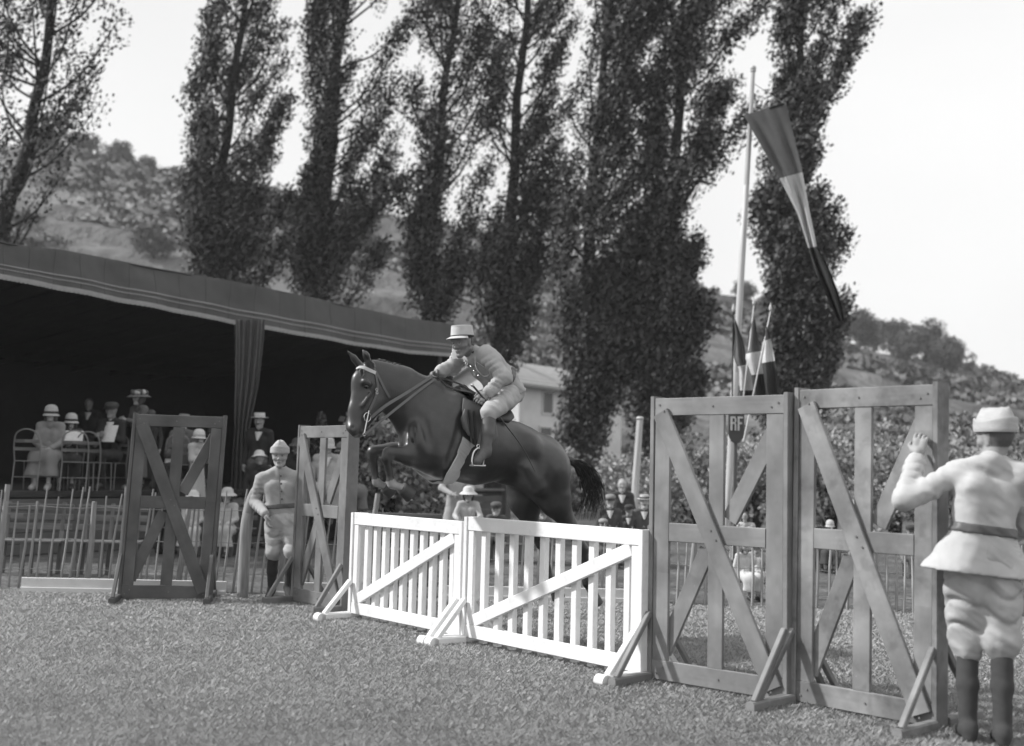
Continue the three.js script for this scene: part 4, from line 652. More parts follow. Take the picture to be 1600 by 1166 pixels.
// tack
const P2 = (list, off) => list.map(([x, y]) => pick(x, y, off)).filter(Boolean);
const mirror = (pts) => pts.map((p) => V(p.x, p.y, p.z)).map((p) => { const c = hz(700) * 0; return hit(V(p.x, p.y, -1.2), V(0, 0, 1), 0.006, 3); }).filter(Boolean);
{
  const cheek = P2([[585, 575], [588, 590], [590, 606], [586, 622], [579, 638], [573, 650]], 0.009), throat = P2([[587, 580], [594, 594], [602, 610], [609, 622]], 0.009), brow = P2([[556.5, 576.5], [562, 574], [570, 575.5], [578, 579], [587, 583]], 0.01), crown = P2([[586, 574], [584, 568], [580, 564]], 0.01), nose = P2([[587, 636], [578, 634]], 0.01);
  const br = part('bridle', [cheek, throat, crown].filter((c) => c.length > 1).map((c) => strap(c, 0.02, 0.006)), leatherMid, horse), far = [mirror(cheek), mirror(throat)].filter((c) => c.length > 2).map((c) => strap(c, 0.02, 0.006));
  if (brow.length > 2) part('browband', strap(brow, 0.028, 0.007), webbing, br); if (far.length) part('cheek_strap', far, leatherMid, br);
  const bp = pick(573, 652, 0.012) ?? hp(573, 652, 0.1), bq = pick(568, 664, 0.012) ?? hp(568, 664, 0.1);
  const tor = new THREE.TorusGeometry(0.034, 0.0045, 8, 24); tor.rotateY(0.25); part('bit', [place(tor, bp.clone().add(V(0, 0, 0.01))), tube([bp.clone().add(V(0.01, 0.05, 0.012)), bp.clone().add(V(0, 0, 0.014)), hp(569, 677, bq.z + 0.03)], 0.006, 8), place(new THREE.TorusGeometry(0.011, 0.0035, 6, 14), hp(569, 679, bq.z + 0.03)), tube([bp.clone().add(V(0, 0, 0.01)), V(bp.x, bp.y, bp.z - 0.16)], 0.007, 8)], steel, br);
  for (const [x, y] of [[588.5, 609], [589, 614]]) { const q = pick(x, y, 0.018); if (q) part('buckle', place(new THREE.TorusGeometry(0.012, 0.0032, 6, 4), q), steel, br); }
  const hand = hp(679, 587, 0.0), n = V(0.2, 0.6, 0.75).normalize();
  const outside = (p) => { let k = 0; const q = p.clone(), dv = eyeL.clone().sub(p).normalize(); while (horseField.sample(q) < 0.014 && k++ < 60) q.addScaledVector(dv, 0.006); return q; };
  const r1 = curve([bp.clone().add(V(0.03, 0.0, 0.02)), hp(600, 636, 0.17), hp(640, 611, 0.12), hp(676, 588, 0.02)], 24).map(outside), r2 = curve([hp(570, 679, bq.z + 0.03), hp(604, 651, 0.19), hp(644, 619, 0.14), hp(680, 592, 0.02)], 24).map(outside);
  part('rein', [strap(r1, 0.024, 0.004, 1, n)], leatherMid, br); part('rein', [strap(r2, 0.02, 0.004, 1, n)], leatherMid, br);
  part('rein', [strap(curve([V(bp.x, bp.y, -0.09), hp(600, 634, -0.16), hp(640, 606, -0.12), hp(676, 585, -0.02)], 20), 0.022, 0.004, 1, n)], leatherMid, br);
  part('rein', [strap(curve([hp(684, 588, 0.02), hp(696, 601, 0.04), hp(715, 609, 0.1), hp(738, 614, 0.18), hp(752, 622, 0.2)], 18), 0.026, 0.005, 1, n), strap(curve([hp(682, 590, -0.02), hp(700, 594, -0.04), hp(722, 602, 0.05), hp(745, 616, 0.18)], 18), 0.022, 0.005, 1, n)], leather, br);
}
{
  const sd = part('saddle', (() => {           // seat: a curved shell over the back
    const prof = [[714, 612, 0.07], [722, 609, 0.1], [738, 628, 0.15], [758, 642, 0.2], [776, 645, 0.2], [786, 643, 0.16]];
    return sheet((u, v) => { const [x, y, w] = profile(prof.map((q, i) => [i / 5, ...q]), u), c = hp(x, y, 0), a = (v - 0.5) * 2.4; return c.add(V(0, 0.03 - w * (1 - Math.cos(a)) * 0.9, Math.sin(a) * w * 1.05)); }, 20, 16, 0.03);
  })(), leather, horse);
  const flap = [[0, 724, 622, 768, 640], [0.4, 722, 645, 775, 664], [0.75, 728, 668, 778, 682], [1, 738, 688, 766, 696]];
  part('saddle_flap', sheet((u, v) => { const [x0, y0, x1, y1] = profile(flap, v), q = pick(lerp(x0, x1, u), lerp(y0, y1, u), 0.022); return q ?? hp(lerp(x0, x1, u), lerp(y0, y1, u), 0.33); }, 14, 16, 0.012), leatherMid, sd);
  part('saddle_flap', sheet((u, v) => { const [x0, y0, x1, y1] = profile(flap, v), q = hp(lerp(x0, x1, u), lerp(y0, y1, u), 0.3), m = hit(V(q.x, q.y, -1.2), V(0, 0, 1), 0.02, 3); return m ?? V(q.x, q.y, -0.3); }, 12, 12, 0.012), leatherMid, sd);
  part('knee_roll', tube(P2([[727, 640], [724, 654], [727, 668], [733, 680]], 0.04), [0.012, 0.022, 0.022, 0.01], 8), leatherMid, sd);
  part('girth_strap', P2([[734, 640], [737, 686]], 0.036).length > 1 ? [strap(P2([[733, 640], [735, 656], [736, 672], [736, 692]], 0.04), 0.022, 0.005), strap(P2([[741, 642], [742, 658], [743, 674], [742, 694]], 0.04), 0.022, 0.005)] : [], leather, sd);
  // broad pale girth round the barrel
  const gl = [], c0 = hp(735, 688, 0); const mid = P2([[733, 690], [727, 702], [720, 716], [713, 730], [707, 742], [703, 749]], 0.008);
  const last = mid[mid.length - 1], xb = last.x, under = []; for (let k = 1; k <= 10; k++) { const a = Math.PI * (0.5 - 0.5 * 0) ; const th = lerp(0.36, 1.0, k / 10) * Math.PI, yc = c0.y - 0.02, dir = V(0, -Math.cos(th * 0 + 0), 0); const z = Math.cos(th) , y = -Math.sin(th); const o = V(lerp(xb, mid[0].x, smooth(0.5, 1, k / 10)), yc - 0.12, 0).add(V(0, y, z).multiplyScalar(0.9)), q = hit(o, V(0, -y, -z), 0.008, 2); if (q) under.push(q); }
  part('girth', strap([...mid, ...under], 0.165, 0.008, 3), webbing, sd);
  // stirrups
  for (const s of [1, -1]) {
    const z = s > 0 ? 0.42 : -0.42, t = hp(747, 700, 0.42), b = V(t.x, t.y, z);
    const ir = curve([V(0, 0, 0), V(-0.045, -0.03, 0.012), V(-0.066, -0.1, 0.018), V(-0.062, -0.135, 0.02)].map((p) => p.add(b)), 10), il = curve([V(0, 0, 0), V(0.045, -0.03, -0.012), V(0.066, -0.1, -0.018), V(0.062, -0.135, -0.02)].map((p) => p.add(b)), 10);
    const iron = part('stirrup', [tube(ir, 0.0075, 8), tube(il, 0.0075, 8), board(b.clone().add(V(-0.066, -0.138, 0.02)), b.clone().add(V(0.066, -0.138, -0.02)), 0.05, 0.014, V(0, 1, 0)), place(new THREE.TorusGeometry(0.013, 0.005, 6, 14), b.clone().add(V(0, 0.012, 0)))], steel, sd);
    const l0 = hp(750, 640, 0.3); part('stirrup_leather', strap([V(l0.x, l0.y, s * 0.3), V(l0.x, l0.y, s * 0.3).lerp(b, 0.5).add(V(0, 0, s * 0.03)), b.clone().add(V(0, 0.02, 0))], 0.026, 0.006, 3, V(0, 0, 1)), leather, iron);
  }
}

// ================================================================ PEOPLE
const cloth = (v, o = {}) => mat(v, { map: rep(T.cloth, 2), bumpMap: rep(T.weave, 2), bumpScale: 0.0008, roughness: 0.92, ...o });
const wv = (p, q, t) => p.clone().lerp(q, t), add = (p, d, k) => p.clone().addScaledVector(d, k);
// hand: palm, four bent fingers of different length, a thumb from the side of the palm
function handPrims(w, dir, palm, curl, s, thumbSide) {
  const b = dir.clone().cross(palm).normalize().multiplyScalar(thumbSide), out = [], m = add(w, dir, 0.085 * s);
  out.push(cap(w, add(w, dir, 0.03 * s), 0.026 * s, 0.028 * s, { k: 0.015 }), cap(add(add(w, dir, 0.035 * s), b, 0.012 * s), add(m, b, 0.016 * s), 0.024 * s, 0.022 * s, { k: 0.012, n: palm, f: 1.7 }), cap(add(add(w, dir, 0.035 * s), b, -0.014 * s), add(m, b, -0.02 * s), 0.024 * s, 0.021 * s, { k: 0.012, n: palm, f: 1.7 }));
  [[0.031, 0.036, 0], [0.011, 0.041, 0.05], [-0.01, 0.038, 0.1], [-0.029, 0.03, 0.18]].forEach(([o, l, x]) => {
    let p = add(m, b, o * s); for (let k = 1; k <= 3; k++) { const a = (curl + x) * k * (k === 1 ? 0.7 : 1), d = dir.clone().multiplyScalar(Math.cos(a)).addScaledVector(palm, Math.sin(a)).addScaledVector(b, o * 2).normalize(), q = add(p, d, l * (k === 1 ? 1.05 : k === 2 ? 0.75 : 0.6) * s); out.push(cap(p, q, (0.0102 - 0.0008 * k) * s, (0.0096 - 0.0008 * k) * s, { k: 0.003 })); p = q; }
  });
  const t0 = add(add(w, dir, 0.03 * s), b, 0.03 * s), d1 = dir.clone().multiplyScalar(0.75).addScaledVector(b, 0.65).addScaledVector(palm, 0.35).normalize(), t1 = add(t0, d1, 0.04 * s), d2 = dir.clone().multiplyScalar(0.8).addScaledVector(palm, 0.55 + curl * 0.3).addScaledVector(b, 0.05).normalize();
  out.push(cap(t0, t1, 0.014 * s, 0.0115 * s, { k: 0.012 }), cap(t1, add(t1, d2, 0.032 * s), 0.0112 * s, 0.009 * s, { k: 0.004 })); return out;
}
function headGeo(c, f, up, s, cell, nec, tone, hairTone, beard) {
  const sd = f.clone().cross(up).normalize(), u = sd.clone().cross(f).normalize(), P = (a, b, d) => c.clone().addScaledVector(f, a * s).addScaledVector(u, b * s).addScaledVector(sd, d * s), B = (p, r, o) => ball(p, r * s, o), C = (a, b, ra, rb, o) => cap(a, b, ra * s, rb * s, { ...o, k: (o?.k ?? 0.02) * s });
  const pr = [C(P(-0.012, 0.03, 0), P(0.012, 0.025, 0), 0.09, 0.088, { n: sd, f: 1.2, k: 0.03 }), C(P(0.03, 0.01, 0), P(0.04, -0.06, 0), 0.062, 0.042, { n: sd, f: 1.02, k: 0.03 }), C(P(0.0, -0.055, 0.036), P(0.06, -0.095, 0.014), 0.026, 0.02), C(P(0.0, -0.055, -0.036), P(0.06, -0.095, -0.014), 0.026, 0.02), C(P(0.076, -0.098, 0.006), P(0.076, -0.098, -0.006), 0.017, 0.017),
    C(P(0.084, 0.02, 0), P(0.106, -0.022, 0), 0.0085, 0.012, { k: 0.012 }), C(P(0.092, -0.028, 0.011), P(0.092, -0.028, -0.011), 0.009, 0.009, { k: 0.008 }), C(P(0.078, 0.032, 0.012), P(0.066, 0.03, 0.046), 0.012, 0.011), C(P(0.078, 0.032, -0.012), P(0.066, 0.03, -0.046), 0.012, 0.011), C(P(0.062, -0.022, 0.042), P(0.05, -0.02, 0.055), 0.018, 0.016), C(P(0.062, -0.022, -0.042), P(0.05, -0.02, -0.055), 0.018, 0.016)];
  for (const k of [1, -1]) pr.push(B(P(0.094, 0.01, 0.031 * k), 0.012, { sub: 1, k: 0.012 * s }), B(P(0.073, 0.01, 0.031 * k), 0.0135, { k: 0.004 }), C(P(0.004, 0.022, 0.073 * k), P(-0.004, -0.026, 0.07 * k), 0.023, 0.014, { n: sd, f: 2.2, k: 0.01 }), B(P(0.006, 0.0, 0.09 * k), 0.009, { sub: 1, k: 0.006 }));
  pr.push(C(P(0.084, -0.056, 0.017), P(0.084, -0.056, -0.017), 0.0075, 0.0075, { k: 0.006 }), C(P(0.083, -0.067, 0.013), P(0.083, -0.067, -0.013), 0.0085, 0.0085, { k: 0.006 }), cap(nec, P(-0.012, -0.05, 0), 0.053 * s, 0.05 * s, { k: 0.03 }));
  const eL = P(0.086, 0.01, 0.031), eR = P(0.086, 0.01, -0.031), bL = [P(0.088, 0.036, 0.014), P(0.076, 0.036, 0.046)], bR = [P(0.088, 0.036, -0.014), P(0.076, 0.036, -0.046)], mo = [P(0.092, -0.061, 0.014), P(0.092, -0.061, -0.014)], mu = [P(0.095, -0.043, 0.022), P(0.095, -0.043, -0.022)];
  return body(pr, cell, { pad: 0.02, color: (p) => {
    const q = p.clone().sub(c), a = q.dot(f) / s, b = q.dot(u) / s; let v = tone * (0.94 + 0.12 * noise3(p.x * 60, p.y * 60, p.z * 60));
    const e = Math.min(p.distanceTo(eL), p.distanceTo(eR)) / s; if (e < 0.007) v = 0.02; else if (e < 0.0125) v = 0.4;
    if (Math.min(segD(p, ...bL), segD(p, ...bR)) / s < 0.0075) v = hairTone; if (segD(p, ...mo) / s < 0.006) v = tone * 0.62; if (beard && segD(p, ...mu) / s < 0.012) v = hairTone;
    if (hairTone !== undefined && ((b > 0.03 && a < 0.066 && !(b < 0.055 && a > 0.05)) || (b > -0.045 && a < -0.022) || (b > -0.01 && a < 0.004 && a > -0.03 && b > 0.025))) v = hairTone * (0.8 + 0.5 * noise3(p.x * 150, p.y * 30, p.z * 150));
    return v; } });
}
const SKIN = () => mat(1, { vertexColors: true, roughness: 0.6 }), M_skin = SKIN();
// J: joints; S: scale, tones and clothes
function person(o, J, S) {
  const s = S.s ?? 1, cell = (S.cell ?? 0.02), f = S.f.clone().normalize(), side = S.side.clone().normalize(), up = S.up ?? V(0, 1, 0), hs = s * (S.headScale ?? 1), N = (amp, fr) => { const rg = (x, y, z) => 1 - Math.abs(2 * noise3(x, y, z) - 1); return (p) => { const w = 1.2 * noise3(p.x * 5, p.y * 5, p.z * 5), a = (p.y + 0.6 * p.x) * fr * 1.5 + w, b = (p.x - 0.4 * p.y) * fr * 0.6, c = p.z * fr * 0.7; return amp * (0.6 * (noise3(p.x * fr, p.y * fr, p.z * fr) - 0.5) - 0.55 * (rg(b, a, c) - 0.6) - 0.25 * (rg(b * 2 + 9, a * 1.9, c * 2) - 0.6)); }; };
  const tone = S.skin ?? 0.3, c = (a, b, ra, rb, ot = {}) => cap(a, b, ra * s, rb * s, { k: 0.04 * s, ...ot }), front = S.front ?? side.clone().cross(J.che.clone().sub(J.pel).normalize()).normalize();
  const bodyPr = [];
  for (const k of [1, -1]) bodyPr.push(c(add(J.che, side, 0.07 * k * s), add(J.pel, side, 0.05 * k * s), 0.09, 0.085, { n: front, f: 1.15 }), c(add(J.nec, side, 0.03 * k * s), k > 0 ? J.shL : J.shR, 0.045, 0.045));
  bodyPr.push(cap(J.nec, wv(J.nec, J.hed, 0.5), 0.05 * s, 0.048 * s, { k: 0.03 }));
  for (const k of ['L', 'R']) bodyPr.push(c(J['sh' + k], J['el' + k], 0.045, 0.036), c(J['el' + k], J['wa' + k], 0.036, 0.026, { k: 0.02 }), c(J['hip' + k], J['kn' + k], 0.075, 0.05), c(J['kn' + k], wv(J['kn' + k], J['an' + k], 0.35), 0.045, 0.042, { k: 0.02 }), c(wv(J['kn' + k], J['an' + k], 0.35), J['an' + k], 0.042, 0.03, { k: 0.02 }), c(J['an' + k], J['to' + k], 0.034, 0.026, { k: 0.02 }));
  const flat = (g, v) => { g.setAttribute('color', new THREE.BufferAttribute(new Float32Array(g.attributes.position.count * 3).fill(v), 3)); return g; };
  const geos = [flat(body(bodyPr, Math.max(cell, 0.014)), tone), headGeo(J.hed, f, up, hs, S.headCell ?? 0.008, J.nec, tone, S.hair ?? 0.04, S.moustache)];
  for (const k of ['L', 'R']) { const h = S['hand' + k]; if (h === null) continue; const dir = (h?.dir ?? J['wa' + k].clone().sub(J['el' + k])).clone().normalize(); let palm = (h?.palm ?? side.clone().multiplyScalar(k === 'L' ? -1 : 1)).clone(); palm.addScaledVector(dir, -palm.dot(dir)).normalize(); geos.push(flat(body(handPrims(J['wa' + k], dir, palm, h?.curl ?? 0.45, s, h?.thumb ?? 1), S.handCell ?? 0.0075, { pad: 0.012 }), tone)); }
  part('body', geos, M_skin, o);
  // --- upper garment
  const jt = S.jacket, out = {};
  if (jt) {
    const b = jt.bulk ?? 1, pr = [];
    for (const k of [1, -1]) { const K = k > 0 ? 'L' : 'R'; pr.push(c(add(J.che, side, 0.075 * k * s), add(J.wai, side, 0.055 * k * s), 0.105 * b, (jt.waist ?? 0.092) * b, { n: front, f: 1.08 }), c(add(J.nec, side, 0.035 * k * s), J['sh' + K], 0.055 * b, 0.062 * b)); if (!jt.sleeveless) { const fa = (jt.fold ?? 0.012) * 1.0 * s; pr.push(c(J['sh' + K], J['el' + K], 0.066 * b, 0.056 * b, { fold: { amp: fa, n: 5, ph: 1.1 * k } }), c(J['el' + K], wv(J['el' + K], J['wa' + K], jt.cuff ?? 0.93), 0.057 * b, 0.045 * b, { k: 0.025 * s, fold: { amp: fa * 0.9, n: 5, ph: 2.3 + k } })); } }
    pr.push(c(add(J.nec, up, -0.03 * s), add(J.nec, up, (jt.collar ?? 0.02) * s), 0.064, 0.06, { k: 0.02 }));
    const hem = jt.hem ?? J.pel.clone().lerp(J.wai, -0.3), ax = hem.clone().sub(J.wai).normalize();
    if (jt.hem !== null) for (const k of [1, -1]) pr.push(c(add(J.wai, side, 0.05 * k * s), add(add(hem, side, (jt.flareSide ?? 0.075) * k * s), ax, 0.05 * s), (jt.waist ?? 0.09) * b, (jt.flare ?? 0.12) * b, { n: front, f: 1.05 }));
    const cl = []; for (const k of ['L', 'R']) if (!jt.sleeveless) { /* cuffs end cleanly */ }
    const torso = pr, fieldClips = [[hem, jt.hemN ?? ax]];
    // clip only the skirt: sleeves that hang below the hem are meshed apart
    const sleeves = torso.filter((q) => q.a === J.shL || q.a === J.shR || q.a === J.elL || q.a === J.elR), rest = torso.filter((q) => !sleeves.includes(q));
    const low = !jt.sleeveless && ['L', 'R'].some((K) => J['wa' + K].clone().sub(hem).dot(ax) > -0.05 || J['el' + K].clone().sub(hem).dot(ax) > -0.05);
    const dsp = N((jt.fold ?? 0.012) * s, 11 / s), g = low ? merge([body([...rest, ...sleeves.filter((q) => q.a === J.shL || q.a === J.shR).map((q) => ({ ...q, b: wv(q.a, q.b, 0.35), rb: lerp(q.ra, q.rb, 0.35) }))], cell, { disp: dsp, clips: jt.hem === null ? undefined : fieldClips }), body(sleeves, cell, { disp: dsp })]) : body(torso, cell, { disp: dsp, clips: jt.hem === null ? undefined : fieldClips });
    out.jacket = part(jt.name ?? 'jacket', g, jt.m ?? cloth(jt.v), o);
    if (jt.shirt) { const p0 = add(add(J.nec, front, 0.055 * s), up, -0.03 * s), p1 = add(J.che, front, 0.112 * s); const V1 = sheet((u, v) => wv(p0, p1, v).addScaledVector(side, (u - 0.5) * 0.13 * s * (1 - v * 0.85)).addScaledVector(front, (0.012 - Math.pow(u - 0.5, 2) * 0.1) * s), 6, 8, 0.01 * s); const sh = part('shirt_front', V1, M_shirt, out.jacket); if (jt.tie) part('tie', tube([add(p0, front, 0.014 * s), add(wv(p0, p1, 0.5), front, 0.022 * s), add(p1, front, 0.02 * s)], [0.012 * s, 0.016 * s, 0.02 * s], 6), cloth(0.04), sh); part('collar', body([c(add(J.nec, up, 0.0), add(J.nec, up, 0.022 * s), 0.06, 0.057)], 0.008, { pad: 0.01 }), M_shirt, sh); }
    if (jt.belt) { const ba = J.che.clone().sub(J.wai).normalize(), infl = rest.map((q) => ({ ...q, ra: q.ra + 0.009, rb: q.rb + 0.009 })); part('belt', body(infl, cell, { disp: dsp, clips: [[add(J.wai, ba, 0.026 * s), ba], [add(J.wai, ba, -0.026 * s), ba.clone().negate()]] }), leatherMid, out.jacket); }
  }
  // --- lower garment
  const lw = S.lower;
  if (lw) {
    const pr = [];
    if (lw.kind === 'skirt') {
      if (lw.seated) { for (const K of ['L', 'R']) pr.push(c(J['hip' + K], J['kn' + K], 0.125, 0.105, { k: 0.12 * s }), c(J['kn' + K], add(wv(J['kn' + K], J['an' + K], 0.75), side, 0.03 * (K === 'L' ? 1 : -1) * s), 0.1, 0.13, { k: 0.1 * s })); pr.push(c(J.wai, J.pel, 0.12, 0.15)); }
      else for (const k of [1, -1]) pr.push(c(add(J.wai, side, 0.04 * k * s), add(wv(J['knL'], J['knR'], 0.5).lerp(wv(J.anL, J.anR, 0.5), lw.len ?? 0.7), side, 0.09 * k * s), 0.095, 0.15, { n: front, f: 1.1, k: 0.08 * s }));
      const hy = lerp(J.knL.y, J.anL.y, lw.len ?? 0.7); const rip = (p) => 0.008 * Math.sin(Math.atan2(p.x - J.pel.x, p.z - J.pel.z) * 15 + p.y * 3);
      out.lower = part('skirt', body(pr, cell, { disp: rip, clips: [[V(0, hy, 0), V(0, -1, 0)]] }), lw.m ?? cloth(lw.v), o);
    } else {
      pr.push(c(add(J.pel, side, 0.05 * s), add(J.pel, side, -0.05 * s), 0.115, 0.115)); const e = lw.kind === 'breeches' ? (lw.end ?? 0.22) : 0.93, w = lw.wide ?? 1;
      for (const K of ['L', 'R']) { const fa = (lw.fold ?? 0.014) * 0.8 * s; pr.push(c(J['hip' + K], J['kn' + K], 0.1 * w, 0.072 * w, { fold: { amp: fa, n: 3.2, ph: K === 'L' ? 0.6 : 2.9 } }), c(J['kn' + K], wv(J['kn' + K], J['an' + K], e), 0.07 * w, lw.kind === 'breeches' ? 0.055 : 0.062, { k: 0.03 * s, fold: { amp: fa * 0.6, n: 2.4, ph: 1 } })); }
      out.lower = part(lw.kind, body(pr, cell, { disp: N((lw.fold ?? 0.014) * s, 10 / s) }), lw.m ?? cloth(lw.v), o);
    }
  }
  if (S.boots) for (const K of ['L', 'R']) { const a = J['kn' + K], b = J['an' + K], t = J['to' + K], q = t.clone().sub(b).normalize(), hgt = S.boots.from ?? 0.2; part(S.boots.name ?? 'boot', body([c(wv(a, b, hgt), wv(a, b, 0.5), 0.056, 0.054, { k: 0.02 }), c(wv(a, b, 0.5), b, 0.054, 0.042, { k: 0.02 }), c(add(b, q, -0.03 * s), t, 0.045, 0.037, { k: 0.02 }), c(add(add(b, q, -0.045 * s), up, -0.02 * s), add(add(b, q, -0.045 * s), up, -0.045 * s), 0.032, 0.032, { k: 0.02 })], Math.min(cell, 0.014), { disp: N(S.boots.fold ?? 0.006, 22) }), S.boots.m, o); }
  else for (const K of ['L', 'R']) { const b = J['an' + K], t = J['to' + K]; part('shoe', body([c(b, t, 0.044, 0.036), c(add(b, up, -0.03 * s), t, 0.04, 0.036)], 0.014), cloth(S.shoe ?? 0.04, { roughness: 0.5 }), o); }
  return out;
}
const M_shirt = cloth(0.78);
// ---- hats: turned about the head's own up axis
function hat(o, kind, J, S, v, v2) {
  const s = (S.s ?? 1) * (S.headScale ?? 1), f0 = S.f.clone().normalize(), up0 = S.up ?? V(0, 1, 0), sd = f0.clone().cross(up0).normalize(), u0 = sd.clone().cross(f0).normalize(), tl = S.hatTilt ?? 0, u = u0.clone().multiplyScalar(Math.cos(tl)).addScaledVector(f0, Math.sin(tl)), f = f0.clone().multiplyScalar(Math.cos(tl)).addScaledVector(u0, -Math.sin(tl)), Q = basisQ(sd.clone().negate(), u, f), at = (y, z = 0) => J.hed.clone().addScaledVector(u, y * s).addScaledVector(f, z * s);
  const L = (prof, y, z, scl = V(1, 1, 1.14)) => place(lathe(prof, 32), at(y, z), Q, scl.clone().multiplyScalar(s)), m = cloth(v, { roughness: 0.85 }), m2 = cloth(v2 ?? 0.05);
  if (kind === 'boater') { const h = part('boater_hat', L([[0, 0.078], [0.082, 0.078], [0.088, 0.072], [0.089, 0.005], [0.146, 0.002], [0.147, -0.004], [0.09, -0.003], [0.086, 0.003], [0.084, 0.066], [0, 0.07]], 0.068, 0), m, o); part('hat_band', L([[0.0905, 0.006], [0.0905, 0.038]], 0.068, 0), m2, h); return h; }
  if (kind === 'straw') return part('straw_hat', [L([[0, 0.1], [0.05, 0.094], [0.085, 0.065], [0.097, 0.01], [0.12, -0.008], [0.152, -0.034], [0.154, -0.04], [0.12, -0.015], [0.094, -0.002], [0.08, 0.055], [0, 0.09]], 0.05, -0.01)], m, o);
  if (kind === 'cloche') { const h = part('cloche_hat', L([[0, 0.115], [0.05, 0.108], [0.09, 0.075], [0.103, 0.02], [0.105, -0.035], [0.128, -0.062], [0.13, -0.067], [0.103, -0.045], [0.098, 0.02], [0, 0.1]], 0.03, -0.012), m, o); part('hat_band', L([[0.106, -0.03], [0.1055, 0.008]], 0.03, -0.012), m2, h); return h; }
  if (kind === 'flower') { const h = part('trimmed_hat', L([[0, 0.11], [0.06, 0.102], [0.1, 0.07], [0.112, 0.02], [0.15, 0.004], [0.19, -0.02], [0.19, -0.028], [0.11, 0.004], [0.09, 0.06], [0, 0.1]], 0.05, -0.01), m, o); for (let i = 0; i < 16; i++) { const a = i / 16 * 6.28 * 0.8 + 1.2, r = 0.12 + 0.02 * (i % 2); part('flower', place(new THREE.IcosahedronGeometry(0.035 + 0.02 * hash(i, 3, 1), 1), at(0.075 + 0.05 * hash(i, 5, 2), 0).addScaledVector(f, Math.cos(a) * r * s).addScaledVector(sd, Math.sin(a) * r * s), rqFixed(i), V(1, 0.8, 1)), i % 3 ? cloth(0.55) : m2, h); } return h; }
  if (kind === 'peaked' || kind === 'cap') { const soft = kind === 'cap', h = part(soft ? 'school_cap' : 'peaked_cap', L(soft ? [[0, 0.085], [0.06, 0.08], [0.1, 0.05], [0.104, 0.02], [0.096, -0.005], [0.09, -0.005], [0.094, 0.02], [0, 0.075]] : [[0, 0.075], [0.08, 0.074], [0.118, 0.062], [0.12, 0.05], [0.098, 0.036], [0.09, 0.036], [0, 0.06]], 0.05, 0), m, o); part('cap_band', L([[0.0975, 0.036], [0.0985, -0.008], [0.094, -0.008]], 0.05, 0), m2, h); part('visor', sheet((a, b) => { const t = lerp(-1.15, 1.15, a), r = lerp(0.098, 0.098 + 0.05 * Math.cos(t * 1.2), b); return at(0.042 - 0.02 * b, 0).addScaledVector(f, Math.cos(t) * r * 1.14 * s).addScaledVector(sd, Math.sin(t) * r * s); }, 14, 3, 0.004), mat(0.015, { roughness: 0.3 }), h); return h; }
  if (kind === 'kepi') { const h = part('kepi', L([[0, 0.09], [0.082, 0.09], [0.0855, 0.086], [0.093, 0.0], [0.088, 0.0], [0.08, 0.082], [0, 0.084]], 0.045, 0), m, o); part('kepi_rim', L([[0.0825, 0.0905], [0.0845, 0.094], [0.087, 0.0895]], 0.045, 0), cloth(0.6), h); part('chin_strap', L([[0.0935, 0.0], [0.0945, 0.0], [0.0935, 0.012]], 0.045, 0), m2, h); part('visor', sheet((a, b) => { const t = lerp(-1.2, 1.2, a), r = lerp(0.092, 0.092 + 0.052 * Math.cos(t * 1.15), b); return at(0.047 - 0.022 * b, 0).addScaledVector(f, Math.cos(t) * r * 1.14 * s).addScaledVector(sd, Math.sin(t) * r * s); }, 16, 4, 0.004), m, h, 'pale visor'); return h; }
  if (kind === 'field') {
    const loft = (rings, dent) => sheet((uu, vv) => { const t = uu * Math.PI * 2, i = Math.min(rings.length - 2, Math.floor(vv * (rings.length - 1))), q = vv * (rings.length - 1) - i, [y, w, l] = rings[i].map((x, j) => lerp(x, rings[i + 1][j], q)), cx = Math.sin(t), cz = Math.cos(t); return at(y + dent(cx, cz, vv), 0).addScaledVector(sd, cx * w * s).addScaledVector(f, cz * l * s); }, 36, 14, 0.006);
    const wob = (k) => (cx, cz, v) => k * (noise3(cx * 3 + 5, cz * 3 + 2, v * 4) - 0.5), h = part('garrison_cap', loft([[0.045, 0.094, 0.112], [0.075, 0.09, 0.112], [0.105, 0.078, 0.108], [0.135, 0.056, 0.1], [0.158, 0.033, 0.092], [0.166, 0.02, 0.085], [0.15, 0.006, 0.07], [0.146, 0.001, 0.02]], wob(0.012)), m, o);
    part('turned_up_flap', loft([[0.034, 0.097, 0.115], [0.05, 0.1, 0.119], [0.085, 0.096, 0.12], [0.088, 0.092, 0.117]], (cx, cz, v) => (v > 0.4 ? 0.028 * Math.abs(cz) * v : 0)), m, h); return h;
  }
}
const rqFixed = (i) => new THREE.Quaternion(hash(i, 1, 1) - 0.5, hash(i, 2, 1) - 0.5, hash(i, 3, 1) - 0.5, hash(i, 4, 1) - 0.5).normalize();

